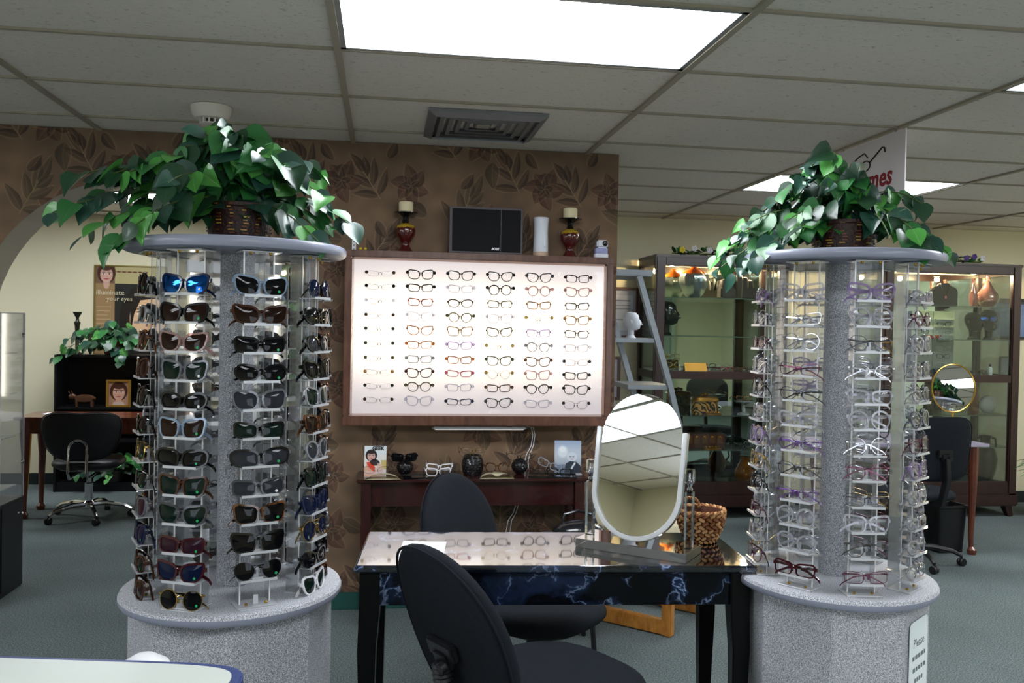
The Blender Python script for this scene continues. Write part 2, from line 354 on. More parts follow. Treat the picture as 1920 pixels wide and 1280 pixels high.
# ceiling: slab, mineral fibre tiles, steel runners
def tilem(nt, b, N, L):
    tc = N('ShaderNodeTexCoord'); v = N('ShaderNodeTexNoise'); v.inputs['Scale'].default_value = 70; v.inputs['Detail'].default_value = 3; v.inputs['Distortion'].default_value = 1.5
    mp = N('ShaderNodeMapping'); mp.inputs['Scale'].default_value = (.55, 1.2, 1)
    r = ramp(N, [(.30, 'b0aaa0'), (.37, 'dad4ca'), (.7, 'dfd9cf')]); bp = N('ShaderNodeBump'); bp.inputs['Strength'].default_value = .5; bp.inputs['Distance'].default_value = .004
    L(tc.outputs['Object'], mp.inputs[0]); L(mp.outputs[0], v.inputs['Vector']); L(v.outputs['Fac'], r.inputs[0]); L(r.outputs[0], b.inputs['Base Color']); L(v.outputs['Fac'], bp.inputs['Height']); L(bp.outputs[0], b.inputs['Normal']); b.inputs['Roughness'].default_value = .9
TILE = nodes_mat('mineral fibre tile', tilem); TBAR = mat('grid steel', '9c9484', .5)
ceil = struct('ceiling', MB().bb(XL-.1, XR+.1, YB-.1, YL+.1, H+.04, H+.12), mat('ceiling slab', '808080', .9), smooth=False)
lights = {(0, -1), (2, -1), (-3, -1), (2, 3), (-2, 6), (4, 3), (0, -5), (2, -5), (-3, -5), (4, -1), (-4, 6), (-4, -5), (-3, -4)}  # two unseen left panels are added to enlarge the white in the desk mirror
tile_me = MB().bb(-DX/2+.006, DX/2-.006, -DY/2+.006, DY/2-.006, 0, .018).mesh('ceiling_tile', TILE, bevel=.003, seg=1)
ci0, ci1 = math.floor((XL-X0)/DX), math.ceil((XR-X0)/DX); ri0, ri1 = math.floor((YB-Y0)/DY), math.ceil((YL-Y0)/DY)
for i in range(ci0, ci1):
    for j in range(ri0, ri1):
        if (i, j) in lights: continue
        cx, cy = X0+(i+.5)*DX, Y0+(j+.5)*DY
        if cx > 1.5 and cy > YF+.29: continue
        if cy < YB-.29: continue
        link('ceiling_tile', tile_me, ceil, TR(cx, cy, H+.002))
run_me = MB().bb(-.012, .012, YB, YL, 0, .012).mesh('runner', TBAR); cross_me = MB().bb(XL, XR, -.008, .008, 0, .01).mesh('cross_tee', TBAR)
for i in range(ci0+1, ci1): link('runner', run_me, ceil, TR(X0+i*DX, 0, H-.008))
for j in range(ri0+1, ri1): link('cross_tee', cross_me, ceil, TR(0, Y0+j*DY, H-.006))
# troffer lights
lname = {(-4, -5): 'added far left ceiling light panel that widens the white in the desk mirror', (-3, -4): 'added ceiling light panel left of the camera that fills the desk mirror white', (0, -5): 'ceiling light panel directly above the camera', (2, -5): 'ceiling light panel to the right of the camera', (-3, -1): 'ceiling light panel beyond the left edge of the photo', (4, -1): 'ceiling light panel beyond the right edge, nearest row', (-4, 6): 'second ceiling light panel in the room beyond the arch', (0, -1): 'large ceiling light panel overhead at the top of the photo', (2, -1): 'ceiling light panel clipped by the right edge of the photo', (-3, -5): 'ceiling light panel left of the camera, reflected in the desk mirror',
         (2, 3): 'ceiling light panel behind the right-hand plant and hanging sign', (-2, 6): 'ceiling light panel in the room beyond the arch',
         (4, 3): 'ceiling light panel beyond the right edge near the far wall', }
for (i, j) in lights:
    t = thing('ceiling_light', lname[(i, j)], 'light', (X0+(i+.5)*DX, Y0+(j+.5)*DY, H), 0, 'recessed ceiling lights')
    f = MB(); a, b_ = DX/2-.012, DY/2-.012
    for sx in (-1, 1): f.bb(sx*(a-.018), sx*a, -b_, b_, -.004, .02)
    for sy in (-1, 1): f.bb(-a, a, sy*(b_-.018), sy*b_, -.004, .02)
    f.build('frame', mat('fixture frame', '8a9092', .4, .3), t)
    MB().bb(-a+.018, a-.018, -b_+.018, b_-.018, .004, .009).build('diffuser', mat('light diffuser', 'f4faff', .5, emit=PANEL), t, smooth=False)
# shop windows behind the camera (daylight)
DAYM = mat('daylit window', 'dfe8f2', .5, emit=DAY)
for k, (x0, x1) in enumerate(((-4.6, -2.9), (1.9, 3.6))):
    t = bpy.data.objects.new('window_%d' % (k+1), None); C.objects.link(t); t['kind'] = 'structure'; t.location = ((x0+x1)/2, YB, 1.45)
    wv = (x1-x0)/2; f = MB()
    for sx in (-1, 0, 1): f.box((sx*(wv-.02), .02, 0), (.04 if sx else .03, .05, 1.5))
    for sz in (-1, 1): f.box((0, .02, sz*.73), (2*wv, .05, .04))
    f.build('window_frame', mat('window frame', 'c8c8c8', .5), t, bevel=.004)
    MB().bb(-wv+.03, wv-.03, .002, .008, -.72, .72).build('window_pane', DAYM, t, smooth=False)
t = bpy.data.objects.new('door_1', None); C.objects.link(t); t['kind'] = 'structure'; t.location = (4.75, YB, 0)
DG = mat('green grey door', '8f9c90', .5); MB().bb(-.45, .45, 0, .04, 0, 2.03).build('door_leaf', DG, t, bevel=.004)
pm = MB().box((0, 0, 0), (.3, .012, .75)).mesh('door_panel', DG, bevel=.005)
for sx in (-.2, .2):
    for z in (.55, 1.45): link('door_panel', pm, t, TR(sx, .045, z))
f = MB()
for sx in (-1, 1): f.box((sx*.5, .03, 1.04), (.08, .06, 2.1))
f.box((0, .03, 2.09), (1.08, .06, .08)); f.build('door_frame', mat('door trim', 'a8b2a2', .5), t, bevel=.004)
MB().ball((.38, .08, 1), .03, 12).build('door_handle', BRASS, t)
# ------------------------------------------------------------------ ceiling fittings
t = thing('ceiling_vent', 'square grey stepped air vent in the ceiling above the lit board', 'vent', (.435, 4.0, H))
VM = mat('grey vent metal', '7d7f84', .4, .4); a = .26
MB().bb(-.2, .2, -.2, .2, .005, .02).build('backing', mat('vent dark', '2c2824', .9), t, smooth=False)
for k in range(6):
    r0 = a-k*.042; z0 = -.028+k*.004; sq = lambda r: [(-r, -r), (r, -r), (r, r), (-r, r)]
    m_ = MB(); vs = [(x, y, z0+.03) for x, y in sq(r0)]+[(x, y, z0) for x, y in sq(r0-.012)]+[(x, y, z0) for x, y in sq(r0-.03)]+[(x, y, z0+.006) for x, y in sq(r0-.012)]
    if k == 0: vs = [(x, y, 0) for x, y in sq(a)]+[(x, y, -.012) for x, y in sq(a)]+[(x, y, -.03) for x, y in sq(a-.035)]+[(x, y, -.02) for x, y in sq(a-.036)]
    fs = []
    for i in range(4):
        j = (i+1) % 4; fs += [(i, j, 4+j, 4+i), (4+i, 4+j, 8+j, 8+i), (8+i, 8+j, 12+j, 12+i)]
    m_.add(vs, fs); m_.build('louvre_ring', VM, t, smooth=False)
MB().bb(-.03, .03, -.03, .03, -.012, -.006).build('centre_plate', mat('vent plate', '9a948a', .5), t)
t = thing('smoke_detector', 'round white smoke detector on the ceiling left of the vent', 'detector', (-.755, 3.94, H))
MB().lathe([(.085, 0), (.085, -.01), (.08, -.035), (.066, -.052), (.045, -.055), (0, -.055)], 28).build('housing', mat('aged white plastic', 'd8d2c8', .5), t)
m_ = MB()
for k in range(12): m_.box((.042*math.cos(k*PI/6), .042*math.sin(k*PI/6), -.063), (.014, .006, .022), k*PI/6)
m_.build('sensor_grille', MATS['aged white plastic'], t)
MB().lathe([(.048, -.072), (.05, -.078), (.03, -.08), (0, -.08)], 20).build('sensor_cap', MATS['aged white plastic'], t)
MB().cyl((0, 0, -.07), .03, .016, 16).build('sensor_core', BLK, t)
# hanging sign
t = thing('hanging_sign', 'white hanging sign with glasses drawing and red word Frames', 'sign', (2.268, 3.9, 0))
SW = mat('sign white', 'e2dde2', .6); MB().bb(-.003, .003, -.33, .27, 2.05, 2.375).build('board', SW, t, bevel=.001)
for y in (-.25, .2): MB().box((0, y, 2.38), (.004, .01, .012)).build('clip', ALU, t)
M = lambda y, z: TR(-.0045, y, z)@Matrix(((0, 0, -1, 0), (-1, 0, 0, 0), (0, 1, 0, 0), (0, 0, 0, 1)))
RED = mat('dark red print', '8e1f2c', .6); INK = mat('black print', '17161a', .6)
text('lettering', 'Frames', .125, RED, t, M(-.05, 2.185), shear=.15, bold=.003)
g = MB()
for k in range(5): g.box((-.0045, -.2+k*.045, 2.105), (.001, .03, .012))
g.build('small_print', INK, t)['kind'] = 'stuff'
g = MB()
def yz(y, z): return (-.0055, y, z)
for c0 in (.09, -.01): g.tube([yz(c0+.042*math.cos(a)-.0*a, 2.262+.024*math.sin(a)) for a in [2*PI*k/14 for k in range(14)]], .003, 5, True)
g.tube([yz(.05, 2.27), yz(.04, 2.277), yz(.03, 2.27)], .003, 5); g.tube([yz(-.05, 2.275), yz(-.1, 2.30), yz(-.15, 2.325), yz(-.17, 2.32), yz(-.175, 2.30)], .004, 5)
g.tube([yz(.12, 2.285), yz(.06, 2.315), yz(.0, 2.325), yz(-.03, 2.30)], .003, 5); g.build('glasses_drawing', INK, t)
# ------------------------------------------------------------------ spectacles
def lens_outline(st, n=22):
    W, Hh, e = {'rect': (.050, .030, 4.5), 'square': (.051, .040, 4), 'wayfarer': (.052, .040, 3.2), 'cateye': (.054, .038, 2.7), 'round': (.046, .045, 2), 'oval': (.051, .033, 2.3),
                'aviator': (.054, .047, 2.3), 'wrap': (.060, .036, 2.9), 'narrow': (.052, .024, 4), 'panto': (.047, .041, 2.2), 'angular': (.052, .040, 3.4)}[st]
    P = []
    for x, z in sup(W, Hh, e, n, PI/n):
        u, v = x/(W/2), z/(Hh/2)             # u: -1 nose side .. 1 outer side
        if st in ('cateye',): z += .008*max(0, u)*max(0, u)*(1 if v > -.3 else .3); x += .003*max(0, v)*(u > 0); x -= .003*max(0, -v)*(u > 0)
        if st in ('wayfarer', 'square', 'angular'): x += .003*v*(1 if u > 0 else -.2); z += .0015*u*(v > 0)
        if st == 'angular': x -= .005*max(0, -v)*(1 if u > 0 else -.8)
        if st == 'aviator': x -= .004*max(0, -v)*(u > 0); z -= .004*max(0, -v)*u; 
        if st == 'wrap': z += .004*u*(.5 if v > 0 else 1)
        if st == 'panto': x -= .003*max(0, -v)*u
        if st not in ('round', 'aviator', 'wrap'):
            x -= .09*max(0, -v)*x; z += .0022*u*(1 if v > 0 else .3)+.0016*max(0, u)*max(0, v)
        P.append((x, z))
    return P, W, Hh
GM = {}
def curvy(x): return 1.6*x*x
def gl_mesh(st, kind, thin):
    """kinds: frame_front, lens (right, local), temple folded / temple straight; shared between all copies"""
    key = (st, kind, thin)
    if key in GM: return GM[key]
    P, W, Hh = lens_outline(st); gap = .016 if not thin else .018; cx = gap/2+W/2; t = .0013 if thin else .0036; d = .0012 if thin else .002
    if kind == 'frame_front':
        mb = MB()
        for s in (-1, 1):
            inn = [(s*(cx+x), z) for x, z in P]; out = []
            for x, z in P:
                q = Vector((x/(W*W), z/(Hh*Hh))).normalized(); tt = t*(1.5 if (z > 0 and not thin) else 1); out.append((s*(cx+x+q.x*tt), z+q.y*tt))
            n = len(P); vs = [(x, y+curvy(x), z) for y in (-d, d) for Q in (out, inn) for x, z in Q]; fs = []
            for i in range(n):
                j = (i+1) % n; fs += [(i, n+i, n+j, j), (2*n+i, 2*n+j, 3*n+j, 3*n+i), (i, j, 2*n+j, 2*n+i), (n+i, 3*n+i, 3*n+j, n+j)]
            mb.add(vs, fs)
            xo = cx+W/2+t; mb.box((s*(xo+.001), curvy(xo)+.002, Hh*.26), (.006, .006, .0035 if thin else .009))
        zb = Hh*.14 if st not in ('cateye', 'wayfarer', 'wrap') else Hh*.16; r = .001 if thin else .0026
        mb.tube([(x, curvy(x), zb+.0035*(1-(x/(gap/2))**2)) for x in (-gap/2-.001, -gap/4, 0, gap/4, gap/2+.001)], r, 5)
        if st == 'aviator': mb.tube([(-gap*.9, 0, Hh*.42), (0, 0, Hh*.44), (gap*.9, 0, Hh*.42)], r, 5)
        for s in (-1, 1): mb.box((s*gap*.36, .004, -Hh*.08), (.003, .006, .009))
        me = mb.mesh('frame_front', BLKG, ang=50)
    elif kind == 'lens':
        mb = MB(); n = len(P); s = 1
        vs = [(cx, curvy(cx)-.0022, 0)]+[(cx+x*.55, curvy(cx+x*.55)-.0016, z*.55) for x, z in P]+[(cx+x, curvy(cx+x), z) for x, z in P]
        fs = [(0, 1+(i+1) % n, 1+i) for i in range(n)]+[(1+i, 1+(i+1) % n, n+1+(i+1) % n, n+1+i) for i in range(n)]
        me = mb.add(vs, fs).mesh('lens', BLKG, ang=80)
    elif kind == 'lens_left':
        me = gl_mesh(st, 'lens', thin).copy(); me.transform(Matrix.Scale(-1, 4, (1, 0, 0))); me.flip_normals()
    elif kind.startswith('temple'):
        xo = cx+W/2+t+.001; zo = Hh*.26; y0 = curvy(xo)+.004; q = .0011 if thin else .0022; hz = .002 if thin else .0038
        if kind == 'temple_fold': pts = [(xo, y0, zo), (xo-.004, y0+.006, zo), (xo-.05, y0+.012, zo-.003), (-xo+.035, y0+.014, zo-.010), (-xo+.004, y0+.015, zo-.026), (-xo-.004, y0+.015, zo-.034)]
        elif kind == 'temple_fold_left': pts = [(-xo, y0, zo), (-xo+.004, y0+.008, zo), (-xo+.05, y0+.017, zo-.003), (xo-.035, y0+.019, zo-.012), (xo-.004, y0+.020, zo-.028), (xo+.003, y0+.020, zo-.036)]
        else:
            s = -1 if kind.endswith('left') else 1
            pts = [(s*xo, y0, zo), (s*xo, y0+.03, zo)] if 'short' in kind else [(s*xo, y0, zo), (s*(xo+.002), y0+.05, zo), (s*xo, y0+.095, zo-.002), (s*(xo-.004), y0+.135, zo-.024)]
        n = len(pts); mb = MB(); vs = []; fs = []
        for i, p in enumerate(pts):
            w_ = hz*(1 if i < n-2 else .8)
            a = Vector(pts[min(i+1, n-1)])-Vector(pts[max(i-1, 0)]); s_ = a.cross(Vector((0, 0, 1))).normalized()*q
            p = Vector(p); vs += [p-s_-Vector((0, 0, w_)), p+s_-Vector((0, 0, w_)), p+s_+Vector((0, 0, w_)), p-s_+Vector((0, 0, w_))]
        for i in range(n-1):
            for k in range(4): fs.append((i*4+k, i*4+(k+1) % 4, i*4+4+(k+1) % 4, i*4+4+k))
        fs += [(0, 3, 2, 1), (n*4-4, n*4-3, n*4-2, n*4-1)]; me = mb.add(vs, fs).mesh('temple', BLKG, ang=30)
    GM[key] = me; return me
def acet(name, col, rough=.1): return mat(name, col, rough, spec=.4, coat=.12)
def tort(name, c1, c2, s=90):
    def fn(nt, b, N, L):
        tc = N('ShaderNodeTexCoord'); n = N('ShaderNodeTexNoise'); n.inputs['Scale'].default_value = s; r = ramp(N, [(.42, c1), (.58, c2)])
        L(tc.outputs['Object'], n.inputs['Vector']); L(n.outputs['Fac'], r.inputs[0]); L(r.outputs[0], b.inputs['Base Color']); b.inputs['Roughness'].default_value = .1; b.inputs['Coat Weight'].default_value = .15
    return nodes_mat(name, fn)
FR = {'black': acet('black frame', '0c0c10'), 'dark grey': acet('dark grey frame', '3a3b40'), 'navy': acet('navy frame', '1a2240'), 'brown': acet('brown frame', '3f2419'), 'tortoise': tort('tortoise frame', '1c100c', '6a3c18'),
      'burgundy': acet('burgundy frame', '3c1218'), 'red': acet('red frame', 'a02a24'), 'orange': acet('orange frame', 'b5602c'), 'amber': tort('amber frame', '7a4a1c', 'c08c40'), 'olive': acet('olive frame', '4c4a2c'),
      'green': acet('green frame', '2f4436'), 'pink': acet('pink frame', 'b85868'), 'white': acet('white frame', 'eceaf0', .25), 'gold': mat('gold wire', 'caa860', .22, 1), 'silver': mat('silver wire', 'b8b9c0', .2, 1),
      'gunmetal': mat('gunmetal wire', '4a4b52', .25, 1), 'clear': clear('clear frame', 'eceaf2', .3, .2, .05, 'dfe0ea'), 'clear pink': clear('clear pink frame', 'e8c8c8', .4, .2, .05, 'caa6a4'),
      'clear blue': clear('clear blue frame', 'd4e2f2', .4, .2, .05, 'a9c0dc'), 'clear grey': clear('clear grey frame', 'b8bac4', .4, .2, .05, '8e919c'), 'purple': acet('purple frame', '5a3a78'), 'blue': acet('blue frame', '3a5a90'), 'plum metal': mat('plum metal', '6a3a52', .25, .8), 'violet metal': mat('violet metal', '6a4a90', .25, .8), 'lilac': clear('lilac frame', 'dccdf0', .4, .2, .05, 'b39cd0')}
def sunlens(name, col, refl=.05): return mat(name, col, .03, 0, spec=.22)
LN = {'dark': sunlens('dark lenses', '0a0a0d'), 'brown': sunlens('brown lenses', '20120d'), 'green': sunlens('green lenses', '0c1c18'), 'grey': sunlens('grey lenses', '2a2c33'), 'navy': sunlens('navy lenses', '0b1530'),
      'blue mirror': mat('blue mirrored lenses', '1550a0', .05, .9), 'plum': sunlens('plum lenses', '2a1420'), 'clear': clear('clear demo lenses', 'fdfdfe', .008, .09)}
GREENDOT = mat('green sticker', '0e9a58', .5); WDOT = mat('white sticker', 'e8e8ee', .5)
DOTM = MB().lathe([(.0034, 0), (.0034, .0004)], 10, ax=Matrix.Rotation(PI/2, 3, 'X')).mesh('sticker', GREENDOT)
def spectacles(name, cat, label, group, M, st, fr, ln, thin=False, temple='fold', lowdetail=False, sticker=None):
    t = thing(name, label, cat, M=M if ln == 'clear' else M@Matrix.Scale(1.05, 4), group=group); fm = FR[fr]; lm = LN[ln]
    if fr in ('gold', 'silver', 'gunmetal', 'plum metal', 'violet metal'): thin = True
    link('frame_front', gl_mesh(st, 'frame_front', thin), t, mats=[fm])
    link('lens', gl_mesh(st, 'lens', thin), t, mats=[lm]); link('lens', gl_mesh(st, 'lens_left', thin), t, mats=[lm])
    a, b = {None: (0, 0), 'fold': ('temple_fold', 'temple_fold_left'), 'open': ('temple_open', 'temple_open_left'), 'short': ('temple_short', 'temple_short_left')}[temple]
    if temple: link('temple', gl_mesh(st, a, thin), t, mats=[fm]); link('temple', gl_mesh(st, b, thin), t, mats=[fm])
    if sticker: link('sticker', DOTM, t, TR(.043, curvy(.043)-.0018, -.011), mats=[sticker])
    return t
# ------------------------------------------------------------------ display towers
COLN = {'A': 'far left', 'B': 'front left', 'C': 'front right', 'D': 'right side', 'E': 'right edge', 'F': 'back right', 'G': 'back middle', 'H': 'back left'}
ORD = ['top', 'second', 'third', 'fourth', 'fifth', 'sixth', 'seventh', 'eighth', 'ninth', 'tenth', 'eleventh', 'bottom']
tray_mb = MB().bb(-.046, .046, -.026, .02, -.0015, .0015); tray_mb.bb(-.006, .006, .004, .007, .0015, .03); tray_mb.bb(-.014, .014, -.012, -.009, .0015, .007); tray_mb.bb(-.046, .046, -.026, -.024, .0015, .005)
TRAY = tray_mb.mesh('tray', ACRE, smooth=False)
def tower(loc, name, label, toward_deg, angles, z_top, data, kindname, cat, group, rackname, skip=(), zb0=.712):
    t = thing(name, label, 'display rack', loc)
    R_ = .293; nb = 8
    oct_ = [(.268*math.cos(math.radians(toward_deg)+2*PI*k/8), .268*math.sin(math.radians(toward_deg)+2*PI*k/8)) for k in range(8)]
    MB().prism(oct_, 0.0, zb0).build('base_cabinet', SPECK, t, bevel=.002, ang=20)
    disc = [(0, 0), (R_-.012, 0), (R_-.004, .003), (R_, .010), (R_, .020), (R_-.004, .027), (R_-.012, .03), (0, .03)]
    MB().lathe([(r, z+zb0) for r, z in disc[:5]]+[(R_, zb0+.02)], 64, cap=True).build('lower_disc_edge', EDGE, t)
    MB().lathe([(R_-.0005, zb0+.02), (R_-.004, zb0+.028), (R_-.014, zb0+.031), (0, zb0+.031)], 64, cap=False).build('lower_disc_top', SPECK, t)
    MB().lathe([(r, z+z_top) for r, z in disc], 64).build('upper_disc', EDGE, t)
    MB().lathe([(.043, zb0+.031), (.045, zb0+.034), (.045, z_top)], 32).build('centre_post', SPECK, t)
    zt, z0 = z_top, zb0+.031
    ch = MB(); ch.bb(-.038, .038, .03, .033, z0+.004, zt-.004); 
    for s in (-1, 1): ch.bb(s*.038-.0015, s*.038+.0015, -.002, .033, z0+.004, zt-.004)
    che = MB()
    for s in (-1, 1): che.bb(s*.038-.0018, s*.038+.0018, -.0038, -.002, z0+.004, zt-.004)
    chm = ch.mesh('acrylic_channel', ACR, smooth=False); chem = che.mesh('channel_edge', clear('acrylic edge highlight', 'ffffff', .8, .2, .08, 'f6f6fa'), smooth=False)  # white body colour stands in for bright highlights on the fin edges
    fl = MB().bb(-.05, .05, -.03, .035, 0, .004).mesh('flange', ACRE, bevel=.001, seg=1); scw = MB().lathe([(.004, 0), (.004, .004), (.002, .006), (0, .006)], 8).mesh('screw', BRASS)
    ta = math.radians(toward_deg)
    for ci, (ck, ang) in enumerate(angles.items()):
        a = ta+math.radians(ang)                   # ang counted counter-clockwise seen from above = towards the right of the picture
        out = Vector((math.cos(a), math.sin(a), 0)); tang = Vector((-math.sin(a), math.cos(a), 0))
        # local frame: x = right of the pair seen from outside, y = inwards, z up
        Mc = basis(out*.212, tang, -out, Vector((0, 0, 1)))
        c_ = link('acrylic_channel', chm, t, Mc); link('channel_edge', chem, c_)
        for z, s in ((z0+.002, 1), (zt-.004, -1)):
            f = link('flange', fl, t, Mc@TR(0, -.005, z-.002))
            for sx in (-.025, .025): link('screw', scw, f, TR(sx, -.012, .004) if s > 0 else TR(sx, -.012, 0)@RX(PI))
        items = data[ck]
        for k in range(12):
            z = z_top-.1165-k*.0715+(.0 if True else 0)
            link('tray', TRAY, t, Mc@TR(0, -.018, z+random.uniform(-.001, .001)))
            if (ck, k) in skip: continue
            st, fr, ln, desc = items[k]; P, W, Hh = lens_outline(st)
            lab = '%s %s, %s in the %s column of the %s' % (desc, kindname, ORD[k] if k in (0, 11) else ORD[k]+' from top', COLN[ck], rackname)
            Mg = Matrix.Translation(loc)@Mc@TR(random.uniform(-.003, .003), -.036, z+Hh/2+.006)@RZ(random.uniform(-.05, .05))@RY(random.uniform(-.025, .025))@RX(-.1)
            stk = None
            if ln != 'clear' and ck in 'ABC' and random.random() < .7: stk = GREENDOT if random.random() < .75 else WDOT
            spectacles(name.replace('display_rack', 'x') and ('sunglasses' if ln != 'clear' else 'eyeglasses'), cat, lab, group, Mg, st, fr, ln, sticker=stk)
    return t
def S(*a): return [tuple(x) for x in a]
sun = {
 'A': S(('round', 'black', 'dark', 'black round'), ('oval', 'clear', 'dark', 'clear oval'), ('wayfarer', 'tortoise', 'brown', 'tortoise'), ('square', 'brown', 'brown', 'brown square'), ('wayfarer', 'black', 'dark', 'black'), ('oval', 'black', 'dark', 'black oval'),
        ('round', 'gold', 'green', 'gold wire round'), ('oval', 'gunmetal', 'green', 'dark wire green-lensed'), ('wayfarer', 'clear grey', 'plum', 'grey clear plum-lensed'), ('wayfarer', 'navy', 'navy', 'navy'), ('oval', 'brown', 'green', 'brown green-lensed'), ('square', 'brown', 'brown', 'dark brown square')),
 'B': S(('wayfarer', 'navy', 'blue mirror', 'navy blue-mirrored'), ('wayfarer', 'black', 'brown', 'black brown-lensed'), ('cateye', 'clear pink', 'brown', 'clear pink cat-eye'), ('square', 'clear grey', 'green', 'grey-rimmed green-lensed'), ('oval', 'black', 'dark', 'black oval'), ('square', 'clear blue', 'brown', 'pale blue clear'),
        ('wrap', 'black', 'dark', 'black wraparound'), ('square', 'brown', 'green', 'brown square'), ('angular', 'dark grey', 'green', 'dark grey angular'), ('rect', 'burgundy', 'plum', 'burgundy rectangular'), ('cateye', 'burgundy', 'navy', 'large burgundy cat-eye'), ('round', 'gold', 'dark', 'gold wire round')),
 'C': S(('wayfarer', 'clear blue', 'dark', 'clear blue-rimmed'), ('cateye', 'brown', 'brown', 'dark brown cat-eye'), ('rect', 'black', 'dark', 'black rectangular'), ('oval', 'black', 'dark', 'black oval'), ('wayfarer', 'clear grey', 'grey', 'clear grey'), ('rect', 'black', 'green', 'black green-lensed rectangular'),
        ('wrap', 'black', 'grey', 'shiny black wraparound'), ('rect', 'dark grey', 'grey', 'dark grey rectangular'), ('square', 'tortoise', 'dark', 'tortoise square'), ('square', 'black', 'dark', 'black square'), ('panto', 'gunmetal', 'dark', 'black wire'), ('rect', 'black', 'dark', 'black')),
 'D': S(('round', 'gunmetal', 'navy', 'round wire navy-lensed'), ('wrap', 'black', 'dark', 'black wraparound'), ('oval', 'black', 'grey', 'black oval'), ('cateye', 'black', 'dark', 'large black cat-eye'), ('square', 'clear', 'green', 'clear square'), ('square', 'tortoise', 'brown', 'tortoise square'),
        ('panto', 'clear', 'grey', 'clear grey-lensed'), ('square', 'black', 'green', 'black green-lensed'), ('wayfarer', 'navy', 'navy', 'navy'), ('aviator', 'gold', 'navy', 'gold aviator'), ('oval', 'black', 'dark', 'glossy black oval'), ('angular', 'white', 'green', 'bright white'))}
rnd = random.Random(5)
for ck in 'EFGH':
    L_ = []
    for k in range(12):
        st = rnd.choice(['oval', 'wayfarer', 'rect', 'square', 'wrap', 'round', 'cateye']); fr = rnd.choice(['black', 'black', 'dark grey', 'tortoise', 'brown', 'clear', 'gunmetal', 'clear grey']); ln = rnd.choice(['dark', 'grey', 'green', 'brown'])
        L_.append((st, fr, ln, fr+' '+{'cateye': 'cat-eye', 'rect': 'rectangular', 'wrap': 'wraparound'}.get(st, st)))
    sun[ck] = L_
ANG = {'A': -76, 'B': -31, 'C': 14, 'D': 59, 'E': 104, 'F': 149, 'G': 194, 'H': 239}
def tdeg(x, y): return math.degrees(math.atan2(-y, -x))
tower((-.40, 2.48, 0), 'sunglasses_display_rack', 'grey round rack of acrylic columns full of sunglasses, left foreground', tdeg(-.4, 2.48), ANG, 1.643, sun, 'sunglasses', 'sunglasses', 'sunglasses on the left rack', 'sunglasses rack', skip={('C', 11)})
opt = {}
for ck in 'ABCDEFGH':
    L_ = []
    for k in range(12):
        st = rnd.choice(['oval', 'rect', 'panto', 'cateye', 'round', 'square', 'narrow', 'wayfarer', 'rect', 'oval']); fr = rnd.choice(['silver', 'gunmetal', 'clear', 'clear grey', 'lilac', 'clear', 'gold', 'silver', 'silver', 'gunmetal', 'gunmetal', 'clear', 'clear', 'plum metal'])
        L_.append((st, fr, 'clear', fr+' '+{'cateye': 'cat-eye', 'rect': 'rectangular', 'narrow': 'narrow', 'wayfarer': 'full-rim'}.get(st, st)))
    opt[ck] = L_
opt['A'][4] = ('round', 'gunmetal', 'clear', 'dark round'); opt['B'][10] = ('panto', 'clear', 'clear', 'clear rounded'); opt['B'][11] = ('rect', 'burgundy', 'clear', 'dark burgundy rectangular'); opt['B'][8] = ('oval', 'violet metal', 'clear', 'violet metal oval'); opt['B'][4] = ('oval', 'gunmetal', 'clear', 'gunmetal oval'); opt['C'][11] = ('rect', 'plum metal', 'clear', 'pinkish rectangular'); opt['B'][6] = ('oval', 'violet metal', 'clear', 'violet-armed oval')
ANG2 = {'A': -70, 'B': -25, 'C': 20, 'D': 65, 'E': 110, 'F': 155, 'G': 200, 'H': 245}
tower((1.372, 2.48, 0), 'eyeglasses_display_rack', 'grey round rack of acrylic columns full of clear eyeglasses, right foreground', tdeg(1.372, 2.48), ANG2, 1.668, opt, 'eyeglasses', 'eyeglasses', 'eyeglasses on the right rack', 'eyeglasses rack', zb0=.70)
# paper notice on the right rack's base
t = thing('paper_notice', 'white printed paper notice taped to the base of the right rack', 'notice')
a = math.radians(tdeg(1.372, 2.48)+67.5); out = Vector((math.cos(a), math.sin(a), 0)); tang = Vector((-math.sin(a), math.cos(a), 0))
t.matrix_world = basis(Vector((1.372, 2.48, .50))+out*.2515, tang, Vector((0, 0, 1)), out)
pl = sup(.15, .30, 12, 24); MB().prism(pl, 0, .001).build('sheet', mat('notice paper', 'e6eef0', .7), t)
GPR = mat('grey print', '6a7278', .7); text('lettering', 'Please', .036, GPR, t, TR(0, .085, .0012))
g = MB()
for i, (y, w0, w1) in enumerate(((.045, -.05, .05), (.01, -.045, .045), (-.022, -.03, .04), (-.1, -.055, .05), (-.125, -.04, .05))):
    x = w0
    while x < w1: d_ = random.uniform(.01, .02); g.bb(x, x+d_, y-.006, y+.006, .001, .0014); x += d_+.006
g.build('printed_lines', GPR, t)['kind'] = 'stuff'; MB().bb(-.05, .0, -.07, -.055, .001, .0014).build('red_line', mat('pink print', 'd48a92', .7), t)
